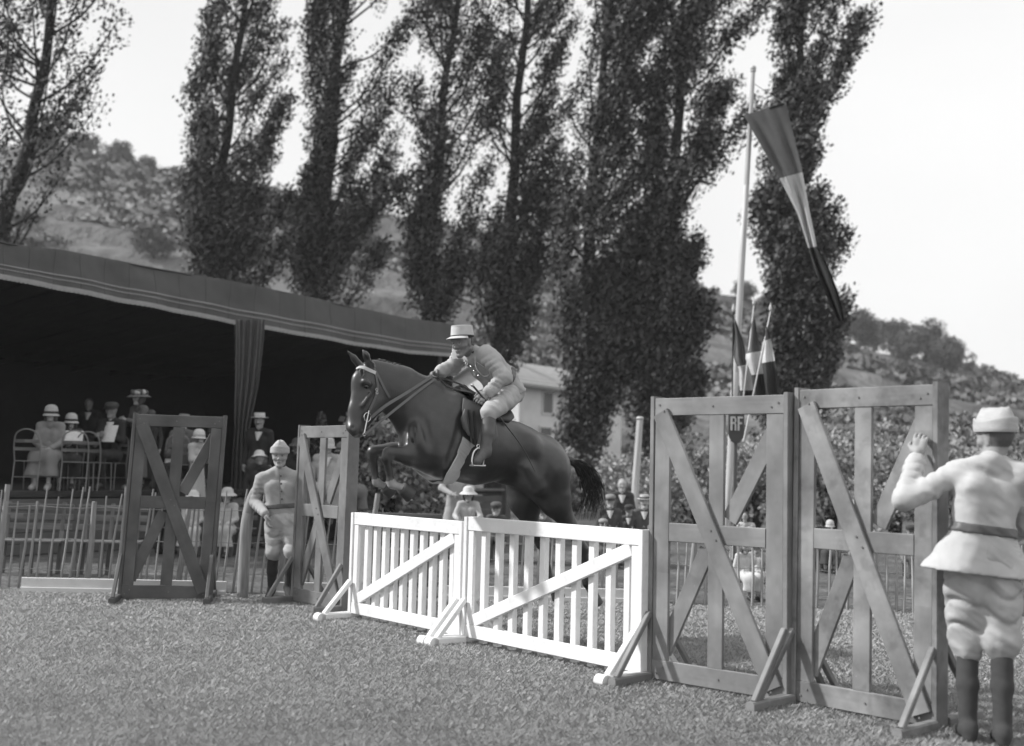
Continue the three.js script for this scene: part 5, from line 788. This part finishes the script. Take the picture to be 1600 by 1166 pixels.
// ---- rider
{
  const o = thing('person', 'rider in pale kepi and light tunic leaning forward over the jumping horse', 'person', hBase, hYaw);
  const J = { hed: hp(722.5, 535, 0.05), nec: hp(739, 555, 0.02), che: hp(757, 567, 0.01), wai: hp(780, 592, 0), pel: hp(793, 613, 0), shL: hp(762, 556, 0.185), elL: hp(787, 590, 0.31), waL: hp(762, 614, 0.27), shR: hp(722, 549, -0.165), elR: hp(707, 574, -0.27), waR: hp(685, 582, -0.08), hipL: hp(793, 620, 0.13), knL: hp(765, 645, 0.38), anL: hp(757, 706, 0.4), toL: hp(745, 721, 0.43) };
  for (const k of ['hip', 'kn', 'an', 'to']) { const p = J[k + 'L']; J[k + 'R'] = V(p.x, p.y, -p.z); }
  const f = V(-0.86, -0.3, 0.34).normalize(), S = { s: 1.0, f, up: V(0.0, 1, 0.02).addScaledVector(V(-1, 0, 0), 0.12).normalize(), side: V(0, 0, 1), cell: 0.0105, headCell: 0.0045, handCell: 0.005, skin: 0.2, hair: 0.02, headScale: 0.98, hatTilt: -0.24,
    jacket: { name: 'tunic', v: 0.56, belt: true, bulk: 1.08, waist: 0.105, hem: hp(795, 617, 0), hemN: V(0.5, -0.86, 0).normalize(), flare: 0.1, flareSide: 0.09, fold: 0.034, collar: 0.025 }, lower: { kind: 'breeches', v: 0.58, end: 0.12, wide: 1.0, fold: 0.024 }, boots: { m: leatherMid, from: 0.14, fold: 0.006 },
    handL: { dir: V(-0.75, -0.5, 0.1), palm: V(0.2, -0.6, -0.75), curl: 0.85, thumb: -1 }, handR: { dir: V(-0.85, -0.3, 0.2), palm: V(0, -0.7, 0.6), curl: 0.85, thumb: 1 } };
  const r = person(o, J, S); hat(o, 'kepi', J, S, 0.72, 0.03);
  // cross belt over the back, lanyard, collar patch, medals
  const tf = [hp(738, 551, 0.1), hp(748, 546, 0.09), hp(765, 551, 0.11), hp(779, 560, 0.12), hp(790, 574, 0.06)]; part('cross_belt', tube(curve(tf, 14), 0.009, 6), leather, r.jacket);
  part('lanyard', tube(curve([hp(742, 556, 0.16), hp(744, 575, 0.2), hp(755, 588, 0.22), hp(764, 585, 0.21), hp(756, 574, 0.2), hp(744, 566, 0.17)], 20), 0.004, 5), cloth(0.5), r.jacket);
  for (let i = 0; i < 3; i++) part('medal', place(new THREE.BoxGeometry(0.008, 0.035, 0.018), hp(726 + i * 2.2, 562 + i * 4, -0.02 - 0.02 * i)), steel, r.jacket);
  part('collar', body([cap(add(J.nec, S.up, -0.012), add(J.nec, S.up, 0.028), 0.066, 0.063)], 0.007, { pad: 0.01 }), cloth(0.07), r.jacket);
  for (const [x, y, z] of [[745, 571, 0.06], [750, 578, 0.05], [757, 585, 0.04]]) part('button', place(new THREE.SphereGeometry(0.012, 8, 6), hp(x - 9, y + 2, z)), steel, r.jacket);
  const w = thing('riding_whip', 'thin dark whip held along the horse flank in the rider hand', 'whip', hBase, hYaw), wp = curve([hp(738, 602, 0.27), hp(757, 624, 0.3), hp(790, 664, 0.36), hp(818, 702, 0.4), hp(836, 737, 0.42)], 20); part('shaft', tube(wp, wp.map((_, k) => lerp(0.009, 0.003, k / 20)), 7), leather, w); part('knob', place(new THREE.SphereGeometry(0.014, 10, 8), wp[0]), steel, w);
}
// ---- young soldier behind the wing
const planeAt = (base) => (px, py, z = 0) => onPlane(px, py, V(base.x, base.y, base.z + z), V(0, 0, 1)).sub(base);
{
  const base = D(440, HOR(440), 12.28).setY(0), q = planeAt(base), o = thing('person', 'young soldier in soft field cap, button up jacket and dark puttees beside the narrow wing', 'person', base);
  const J = { hed: q(437, 713, 0.03), nec: q(438, 737), che: q(438, 762), wai: q(439, 791), pel: q(442, 814), shL: q(466, 748, 0), elL: q(477, 778, -0.08), waL: q(480, 762, 0.1), shR: q(411, 748, 0), elR: q(396, 784, -0.03), waR: q(416, 804, 0.19), hipL: q(454, 820), knL: q(456, 862, 0.1), anL: q(450, 920, 0.04), toL: q(453, 931, 0.2), hipR: q(429, 820), knR: q(427, 862, 0.02), anR: q(424, 918, -0.12), toR: q(420, 927, 0.02) };
  J.anL.y = Math.max(J.anL.y, 0.085); J.toL.y = 0.04; J.anR.y = 0.09; J.toR.y = 0.04;
  const S = { s: 1, f: V(0.12, -0.08, 1), side: V(1, 0, 0), cell: 0.011, headCell: 0.005, handCell: 0.006, skin: 0.34, hair: 0.05, jacket: { v: 0.5, belt: true, hem: q(442, 831), flare: 0.115, flareSide: 0.08, bulk: 1.04, fold: 0.022, collar: 0.02 }, lower: { kind: 'breeches', v: 0.56, end: 0.12, wide: 1.05, fold: 0.028 }, boots: { name: 'puttee', m: cloth(0.05), from: 0.16, fold: 0.008 }, handR: { dir: V(0.15, -0.95, 0.3), palm: V(0.9, 0.2, -0.3), curl: 0.4, thumb: 1 }, handL: { dir: V(0.3, 0.75, 0.45), palm: V(0.8, -0.2, 0.2), curl: 0.7, thumb: -1 } };
  const r = person(o, J, S); hat(o, 'field', J, S, 0.6);
  for (let i = 0; i < 4; i++) part('button', place(new THREE.SphereGeometry(0.011, 10, 8), q(438.5 + i * 0.6, 744 + i * 12, 0.128 - 0.03 * (i === 0 ? 1 : 0)), undefined, V(1, 1, 0.5)), mat(0.08), r.jacket);
  part('neckcloth', body([cap(add(J.nec, V(0, 1, 0), 0.028), add(J.nec, V(0, 1, 0), 0.05), 0.058, 0.057)], 0.007, { pad: 0.01, disp: (p) => 0.01 * (noise3(p.x * 50, p.y * 50, p.z * 50) - 0.5) }), cloth(0.07), r.jacket);
  part('placket', strapFlat(q(436.5, 741, 0.112), q(438, 788, 0.125), 0.012), cloth(0.3), r.jacket);
}
function strapFlat(a, b, w) { return board(a, b, w, 0.006, V(0, 0, 1), 0.001); }
// ---- soldier pushing the last wing, seen from behind
{
  const base = D(1535, HOR(1535), 6.35).setY(0), q = planeAt(base), o = thing('person', 'soldier seen from behind in belted tunic and baggy trousers pushing the rightmost wing', 'person', base);
  const J = { hed: q(1556, 686, -0.02), nec: q(1548, 724), che: q(1541, 766), wai: q(1535, 828), pel: q(1537, 868), shL: q(1494, 742, -0.03), elL: q(1414, 780, -0.05), waL: q(1433, 714, -0.18), shR: q(1596, 744, 0.02), elR: q(1606, 816, -0.1), waR: q(1580, 838, -0.3), hipL: q(1513, 880), knL: q(1512, 1000, -0.05), anL: q(1512, 1118, 0.02), toL: q(1500, 1135, -0.14), hipR: q(1560, 880), knR: q(1566, 1000, 0.05), anR: q(1566, 1130, 0.12), toR: q(1558, 1146, -0.04) };
  J.anL.y = J.anR.y = 0.085; J.toL.y = J.toR.y = 0.04;
  const S = { s: 1.03, f: V(-0.45, 0, -0.9), side: V(-1, 0, 0.15), front: V(-0.15, 0, -1).normalize(), cell: 0.0105, headCell: 0.005, handCell: 0.0045, skin: 0.3, hair: 0.09, jacket: { name: 'tunic', v: 0.64, belt: true, hem: q(1528, 897), hemN: V(-0.1, -1, 0).normalize(), flare: 0.2, flareSide: 0.12, bulk: 1.0, waist: 0.1, fold: 0.024 }, lower: { kind: 'breeches', v: 0.56, end: 0.14, wide: 1.2, fold: 0.04 }, boots: { name: 'puttee', m: cloth(0.07), from: 0.2, fold: 0.008 }, handL: { dir: V(0.22, 0.95, -0.1), palm: V(0.55, -0.1, -0.85), curl: 0.5, thumb: 1 } };
  person(o, J, S); hat(o, 'field', J, S, 0.6);
}
// ---- spectators
const SEAT = (s, a) => ({ pel: [0, .53, 0], wai: [0, .67, -.01], che: [0, .88, .0], nec: [0, 1.05, .015], hed: [0, 1.195, .04], shX: .155, shY: 1.0, hip: [.09, .52, .02], kn: [.1, .51, .43], an: [.1, .085, .42], to: [.11, .04, .57] });
const STAND = () => ({ pel: [0, .93, 0], wai: [0, 1.08, 0], che: [0, 1.28, 0], nec: [0, 1.455, 0], hed: [0, 1.6, .025], shX: .168, shY: 1.41, hip: [.09, .9, 0], kn: [.1, .5, .02], an: [.1, .085, -.02], to: [.12, .04, .14] });
const ARMS = { down: [[.225, -.29, -.04], [.22, -.53, .06]], lap: [[.2, -.25, .04], [.06, -.36, .26]], hold: [[.2, -.25, .05], [.05, -.2, .27]], rail: [[.26, -.24, .1], [.2, -.3, .33]], hug: [[.27, -.2, .12], [.12, -.3, .36]] };
function spectator(label, px, yTop, d, floor, pose, yawDeg, st) {
  const P = pose === 'seat' ? SEAT() : STAND(), hatH = { boater: 1.0, straw: 1.0, cloche: 0.99, flower: 1.0, peaked: 0.99, cap: 0.99 }[st.hat] ?? 0.99, top = D(px, yTop, d).y, full = (pose === 'seat' ? 1.195 : 1.6) + (st.hat ? { boater: .146, straw: .15, cloche: .145, flower: .19, peaked: .125, cap: .135 }[st.hat] : .115);
  const s = st.s ?? (top - floor) / full; if (s < 0.5 || s > 1.14) console.log('scale', s.toFixed(2), label);
  const base = D(px, HOR(px), d).setY(floor), o = thing('person', label, 'person', base, yawDeg * Math.PI / 180), v = ([x, y, z], k = 1) => V(x * k * s, y * s, z * s), A = ARMS[st.arms ?? 'down'], J = { pel: v(P.pel), wai: v(P.wai), che: v(P.che), nec: v(P.nec), hed: v(P.hed) };
  for (const [K, k] of [['L', 1], ['R', -1]]) { J['sh' + K] = v([P.shX, P.shY, 0], k); J['el' + K] = v([P.shX * 0 + A[0][0], P.shY + A[0][1], A[0][2]], k); J['wa' + K] = v([A[1][0], P.shY + A[1][1], A[1][2]], k); for (const j of ['hip', 'kn', 'an', 'to']) J[j + K] = v(P[j], k); }
  if (st.lean) { const m = new THREE.Matrix4().makeRotationX(st.lean), pv = J.pel.clone(); for (const j of ['wai', 'che', 'nec', 'hed', 'shL', 'shR', 'elL', 'elR', 'waL', 'waR']) J[j].sub(pv).applyMatrix4(m).add(pv); }
  const child = st.child, S = { s, f: V(st.look ?? 0, st.nod ?? -0.05, 1), side: V(1, 0, 0), cell: 0.02 * Math.max(0.7, s), headScale: child ? 1.25 : 1, skin: st.skin ?? 0.3, hair: st.hair ?? 0.04, moustache: st.moustache, shoe: st.shoe };
  S.jacket = { name: st.coat ? 'coat' : 'jacket', v: st.v, shirt: st.shirt, tie: st.tie, bulk: 0.93, flare: pose === 'seat' ? 0.12 : 0.115, hem: pose === 'seat' ? v([0, .5, .02]) : v([0, st.coat ? .62 : .82, 0]), collar: st.shirt ? -0.02 : 0.0, ...(st.coat ? { flare: 0.15, flareSide: 0.08 } : {}) };
  S.lower = st.skirt !== undefined ? { kind: 'skirt', v: st.skirt, seated: pose === 'seat' } : { kind: 'trousers', v: st.tr ?? st.v };
  const r = person(o, J, S); if (st.hat) hat(o, st.hat, J, { ...S, hatTilt: st.tilt ?? 0 }, st.hv, st.band);
  if (st.bob) part('hair', body([ball(J.hed.clone().add(V(0, -0.01 * s, -0.03 * s)), 0.1 * s * (child ? 1.2 : 1), { k: 0.02 }), cap(J.hed.clone().add(V(0.07 * s, -0.02 * s, -0.01 * s)), J.hed.clone().add(V(0.072 * s, -0.1 * s, 0)), 0.035 * s, 0.03 * s, { k: 0.03 }), cap(J.hed.clone().add(V(-0.07 * s, -0.02 * s, -0.01 * s)), J.hed.clone().add(V(-0.072 * s, -0.1 * s, 0)), 0.035 * s, 0.03 * s, { k: 0.03 })], 0.012), mat(st.bob, { roughness: 0.6 }), o);
  return { o, J, s, base };
}
const FL = 0.95, lineD = (px) => tentD(px);
const crowd = {};
crowd.a = spectator('woman in pale coat and pale hat, leftmost seated in the stand', 76, 632, 18.0, FL, 'seat', 10, { v: 0.27, skirt: 0.27, hat: 'cloche', hv: 0.5, arms: 'lap', coat: false, shoe: 0.4, bob: 0.05 });
crowd.b = spectator('woman in dark coat and light round hat reading papers in the stand', 108, 645, 18.4, FL, 'seat', 15, { v: 0.04, skirt: 0.04, hat: 'cloche', hv: 0.55, arms: 'hold', shirt: true, bob: 0.03 });
crowd.c = spectator('man in dark suit and cap holding a white sheet, deep in the stand', 172, 628, 19.2, FL, 'seat', -10, { v: 0.03, hat: 'cap', hv: 0.06, arms: 'hold', shirt: true, skin: 0.22 });
crowd.d = spectator('woman in big flower trimmed hat and long coat beside the darkest wing', 213, 606, 19.5, FL, 'stand', -40, { v: 0.14, skirt: 0.14, coat: true, hat: 'flower', hv: 0.2, band: 0.1, arms: 'hold', bob: 0.04, shoe: 0.5 });
crowd.d2 = spectator('woman in plain dark hat, half hidden behind the flower trimmed hat', 232, 640, 20.2, FL, 'stand', 15, { v: 0.05, skirt: 0.05, hat: 'cloche', hv: 0.1, band: 0.03 });
crowd.e = spectator('person in grey clothes with pale hat above the top rail of the darkest wing', 283, 647, 18.6, FL, 'seat', 180, { v: 0.13, skirt: 0.1, hat: 'boater', hv: 0.25 });
crowd.f = spectator('woman in white cloche hat and pale dress turned sideways behind the darkest wing', 308, 670, 18.2, 0.5, 'stand', 60, { v: 0.5, skirt: 0.5, hat: 'cloche', hv: 0.72, band: 0.5, arms: 'hold', bob: 0.08 });
crowd.g = spectator('bareheaded man in dark suit with his back turned, behind the darkest wing', 262, 702, 18, 0, 'stand', 165, { v: 0.035, hair: 0.03 });
crowd.h = spectator('child in white hat and white frock framed by the darkest wing', 304, 768, 18, 0, 'seat', 10, { v: 0.62, skirt: 0.65, hat: 'straw', hv: 0.8, child: true, arms: 'lap', bob: 0.06 });
crowd.i = spectator('girl in straw hat and white frock beside the right edge of the darkest wing', 358, 764, 18, 0, 'seat', 0, { v: 0.6, skirt: 0.5, hat: 'straw', hv: 0.62, child: true, arms: 'lap', bob: 0.03 });
crowd.j = spectator('man in dark suit and pale boater standing beside the tied curtain', 403, 645, 21.0, 0.46, 'stand', -5, { v: 0.03, hat: 'boater', hv: 0.72, band: 0.6, shirt: true, tr: 0.14, skin: 0.3, moustache: true });
crowd.k = spectator('woman in tilted white hat just behind the head of the young soldier', 404, 703, 20, 0, 'stand', 30, { v: 0.04, skirt: 0.04, hat: 'straw', hv: 0.8, tilt: -0.25 });
crowd.l = spectator('officer in white topped peaked cap behind the shoulder of the young soldier', 466, 703, 21.5, 0, 'stand', 0, { v: 0.05, hat: 'peaked', hv: 0.75, band: 0.02, shirt: true, skin: 0.35 });
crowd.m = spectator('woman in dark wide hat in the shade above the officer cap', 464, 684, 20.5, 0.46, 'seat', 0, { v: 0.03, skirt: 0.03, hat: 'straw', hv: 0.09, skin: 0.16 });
crowd.n = spectator('woman in white cap and white scarf seen through the narrow wing', 511, 682, 19.4, 0.46, 'seat', 5, { v: 0.5, skirt: 0.4, hat: 'cloche', hv: 0.6, band: 0.8, shirt: true });
crowd.n2 = spectator('grey clothed woman turned away beside the white capped woman', 532, 690, 20.0, 0.46, 'seat', 150, { v: 0.24, skirt: 0.2, hat: 'cloche', hv: 0.2 });
crowd.o = spectator('little girl in white sun hat and pale coat standing under the horse belly', 733, 762, 16, 0, 'stand', 0, { v: 0.55, skirt: 0.5, hat: 'straw', hv: 0.75, child: true, arms: 'rail', bob: 0.02, coat: true });
crowd.p = spectator('woman in pale coat standing behind the little girl, her head hidden by the horse', 712, 718, 18.6, 0, 'stand', 15, { v: 0.5, skirt: 0.45, arms: 'hug', coat: true, hair: 0.06 });
crowd.q = spectator('boy in dark cap directly under the girth end of the horse belly', 777, 786, 18, 0, 'seat', -5, { v: 0.12, hat: 'cap', hv: 0.12, band: 0.05, child: true, skin: 0.4 });
crowd.r = spectator('boy in banded cap between the horse hind legs', 850, 793, 18, 0, 'seat', 5, { v: 0.2, hat: 'cap', hv: 0.22, band: 0.07, child: true, skin: 0.4 });
crowd.s = spectator('boy in pale banded cap, lowest of the heads below the horse tail', 943, 812, 17.5, 0, 'seat', 10, { v: 0.1, hat: 'cap', hv: 0.4, band: 0.12, child: true, skin: 0.4 });
crowd.t = spectator('man in peaked grey cap seated just right of the horse tail', 954, 772, 18, 0, 'seat', 0, { v: 0.1, hat: 'cap', hv: 0.3, shirt: true, skin: 0.42 });
crowd.u = spectator('man in dark cap with open white collar seated left of the boater hat', 984, 788, 18.4, 0, 'seat', -10, { v: 0.11, hat: 'cap', hv: 0.06, shirt: true, skin: 0.4, look: -0.3 });
crowd.v = spectator('bareheaded man with white collar in the back row, left of the pale post', 972, 748, 21, 0, 'seat', 0, { v: 0.06, shirt: true, hair: 0.25, skin: 0.4 });
crowd.w = spectator('moustached man in boater hat seated beside the tall wing', 1007, 773, 18, 0, 'seat', 0, { v: 0.12, hat: 'boater', hv: 0.62, band: 0.05, shirt: true, skin: 0.42, moustache: true });
crowd.x = spectator('dark haired woman in white blouse seen through the wing beside the white hurdle', 1166, 800, 18, 0, 'seat', -30, { v: 0.7, skirt: 0.6, bob: 0.02 });
crowd.x2 = spectator('child in white sitting low behind the palings below the white bloused woman', 1163, 868, 13.5, 0, 'seat', 20, { v: 0.7, skirt: 0.7, child: true, s: 0.5, bob: 0.1 });
crowd.x3 = spectator('small hatted child in pale frock beside the white sitting child', 1184, 880, 13.7, 0, 'seat', -20, { v: 0.5, skirt: 0.6, child: true, s: 0.5, hat: 'straw', hv: 0.6 });
crowd.y = spectator('woman in dark hat and black skirt seen through the left half of the rightmost wing', 1277, 806, 18, 0, 'seat', 10, { v: 0.07, skirt: 0.02, hat: 'cloche', hv: 0.05 });
crowd.z = spectator('woman in white headscarf beside the black skirted one, behind the rightmost wing', 1297, 812, 17.8, 0, 'seat', -15, { v: 0.3, skirt: 0.08, hat: 'cloche', hv: 0.7, band: 0.6 });
crowd.z2 = spectator('boy in dark cap and white shirt below the elbow of the pushing soldier', 1422, 822, 17, 0, 'seat', 0, { v: 0.65, tr: 0.1, hat: 'cap', hv: 0.06, child: true });
crowd.z3 = spectator('child in white pinafore next to the dark capped boy behind the rightmost wing', 1446, 834, 17.2, 0, 'seat', -10, { v: 0.7, skirt: 0.7, child: true, bob: 0.05 });
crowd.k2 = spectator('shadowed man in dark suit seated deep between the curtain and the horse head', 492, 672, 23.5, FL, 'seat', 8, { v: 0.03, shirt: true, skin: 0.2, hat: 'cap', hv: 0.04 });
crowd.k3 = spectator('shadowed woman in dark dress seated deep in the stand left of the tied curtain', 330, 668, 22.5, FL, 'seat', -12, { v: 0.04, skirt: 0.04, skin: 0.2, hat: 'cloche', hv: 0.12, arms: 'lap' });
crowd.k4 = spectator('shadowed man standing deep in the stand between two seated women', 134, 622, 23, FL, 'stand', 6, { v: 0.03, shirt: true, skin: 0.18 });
// ---- papers
function paper(label, p, w, h, rx, ry) { const o = thing('paper_sheet', label, 'paper', p, ry); part('sheet', sheet((u, v) => V((u - 0.5) * w, (v - 0.5) * h * Math.cos(rx), (v - 0.5) * h * Math.sin(rx) + 0.03 * Math.sin(u * 4)), 8, 6, 0.002), cloth(0.7), o); }
paper('open white papers in the hands of the dark coated reader', crowd.b.base.clone().add(V(0.14, 0.84, 0.34)), 0.34, 0.24, -0.7, 0.3); paper('white sheet held by the man in the dark suit', crowd.c.base.clone().add(V(0.08, 0.92, 0.34)), 0.22, 0.3, -0.4, -0.2);

// ---- chairs and benches
function chair(label, pos, yaw) {
  const o = thing('bent_iron_chair', label, 'chair', pos, yaw, 'bent iron chairs in the stand'), r = 0.011;
  part('seat', [-0.15, -0.05, 0.05, 0.15].map((z) => board(V(-0.19, 0.44, z), V(0.19, 0.44, z), 0.08, 0.018, V(0, 1, 0))), M.plank, o);
  for (const x of [-0.19, 0.19]) { part('leg', tube([V(x, 0, 0.2), V(x, 0.43, 0.17)], r, 7), M.iron, o); part('leg', tube([V(x, 0, -0.24), V(x, 0.43, -0.18)], r, 7), M.iron, o); }
  part('back_hoop', tube(curve([V(-0.19, 0.43, -0.18), V(-0.195, 0.7, -0.22), V(-0.15, 0.86, -0.25), V(0, 0.92, -0.26), V(0.15, 0.86, -0.25), V(0.195, 0.7, -0.22), V(0.19, 0.43, -0.18)], 26), r, 7), M.iron, o);
  for (const y of [0.62, 0.74]) part('back_slat', board(V(-0.19, y, -0.215), V(0.19, y, -0.215), 0.05, 0.014, V(0, 0, 1)), M.plank, o);
  part('stretcher', [tube([V(-0.19, 0.2, 0.185), V(0.19, 0.2, 0.185)], 0.007, 6), tube([V(-0.19, 0.2, -0.21), V(0.19, 0.2, -0.21)], 0.007, 6)], M.iron, o); return o;
}
const ch0 = chair('bent iron chair holding the woman in the pale coat', crowd.a.base.clone(), 0.17);
copyOf(ch0, 'bent iron chair holding the dark coated reader', crowd.b.base.clone(), 0.26);
copyOf(ch0, 'empty bent iron chair turned to the ring in front of the dark coated reader', D(122, HOR(122), 17.8).setY(FL), Math.PI + 0.1);
copyOf(ch0, 'empty bent iron chair right of the one before the reader', D(148, HOR(148), 18.3).setY(FL), Math.PI - 0.15);
copyOf(ch0, 'bent iron chair under the man with the white sheet', crowd.c.base.clone(), -0.17);
copyOf(ch0, 'bent iron chair holding the pale hatted person above the darkest wing', crowd.e.base.clone(), Math.PI);
copyOf(ch0, 'empty bent iron chair at the far left, cut by the frame', D(50, HOR(50), 17.6).setY(FL), Math.PI);
function bench(label, a, b, back = true, h = 0.42) {
  const F = frameOf(a, b), o = thing('slatted_bench', label, 'bench', a, 0, 'slatted benches behind the palings'), W = F.W, n = F.w;
  for (const z of [0.12, 0.02, -0.08, -0.18]) part('seat_slat', board(F.P(0, h, z), F.P(W, h, z), 0.075, 0.022, V(0, 1, 0)), M.plank, o);
  if (back) for (const y of [0.16, 0.28, 0.4]) part('back_slat', board(F.P(0, h + y, -0.24 - y * 0.15), F.P(W, h + y, -0.24 - y * 0.15), 0.075, 0.02, n), M.plank, o);
  for (const x of [0.12, W / 2, W - 0.12]) { part('leg', board(F.P(x, 0, 0.12), F.P(x, h - 0.012, 0.12), 0.05, 0.05, n), M.plank, o); part('leg', board(F.P(x, 0, -0.17), F.P(x, back ? h + 0.46 : h - 0.012, back ? -0.32 : -0.17), 0.05, 0.04, n), M.plank, o); }
  return o;
}
const gp = (px, d) => D(px, HOR(px), d).setY(0);
bench('slatted bench at the far left behind the palings', gp(-10, 14.3), gp(108, 14.35)); bench('slatted bench left of the darkest wing behind the palings', gp(114, 14.35), gp(226, 14.4)); bench('slatted bench carrying the white hatted child', gp(262, 18.1), gp(335, 18.1)); bench('slatted bench carrying the girl in the broad straw hat', gp(338, 18.1), gp(400, 18.1));
bench('bench behind the pickets of the left white hurdle', gp(560, 14.2), gp(690, 14.2)); bench('plain bench under the boys beneath the horse', gp(760, 18.1), gp(870, 18.1), false, 0.28); bench('plain bench under the seated men right of the horse tail', gp(925, 18.1), gp(1026, 18.1), false, 0.33); bench('plain bench behind the first tall wing', gp(1135, 18.1), gp(1200, 18.1), false, 0.28); bench('plain bench behind the left half of the rightmost wing', gp(1258, 18), gp(1320, 18), false, 0.3); bench('plain bench below the elbow of the pushing soldier', gp(1405, 17.2), gp(1468, 17.2), false, 0.27);

// ---------------------------------------------------------------- grass
{
  const blade = (() => { const pos = [], nor = []; for (let i = 0; i < 7; i++) { const a = rr(0, 6.28), r = rr(0, 0.03), x = Math.cos(a) * r, z = Math.sin(a) * r, h = rr(0.55, 1), b = rr(0, 6.28), wx = Math.cos(b) * 0.0024, wz = Math.sin(b) * 0.0024, lx = rr(-0.6, 0.6), lz = rr(-0.6, 0.6); const p = [[x - wx, 0, z - wz], [x + wx, 0, z + wz], [x + lx * 0.02, 0.045 * h, z + lz * 0.02], [x + lx * 0.06, 0.075 * h, z + lz * 0.06]]; pos.push(...p[0], ...p[1], ...p[2], x - wx * .5 + lx * .02, 0.045 * h, z - wz * .5 + lz * .02, ...p[1], ...p[3]); for (let k = 0; k < 6; k++) nor.push(...V(rr(-0.35, 0.35), 1, rr(-0.35, 0.35)).normalize()); } const g = new THREE.BufferGeometry(); g.setAttribute('position', new THREE.Float32BufferAttribute(pos, 3)); g.setAttribute('normal', new THREE.Float32BufferAttribute(nor, 3)); return g; })();
  const list = [], q = new THREE.Quaternion(), UP = V(0, 1, 0);
  while (list.length < 330000) { const d = 5.2 + 7.4 * Math.pow(rnd(), 1.5), x = rr(-0.52, 0.52) * d, c = fbm3(x * 2.2, 2, d * 2.2, 3), w = tileNoise(x * 9 + 100, d * 9 + 100, 997), s = rr(0.42, 0.75) * (0.58 + 0.6 * c) * (rnd() < 0.02 ? 1.35 : 1); q.setFromAxisAngle(UP, rr(0, 6.28)); list.push([mtx(V(x, -0.003, -d), q, V(s * 1.5, s, s * 1.5)), (0.75 + 0.5 * c) * rr(0.92, 1.1)]); }
  const im = scatter('grass', blade, M.blade, scene, list, 'stuff'); im.userData.label = 'short tufty mown grass of the jumping ring'; im.userData.category = 'grass';
}
renderer.render(scene, camera);
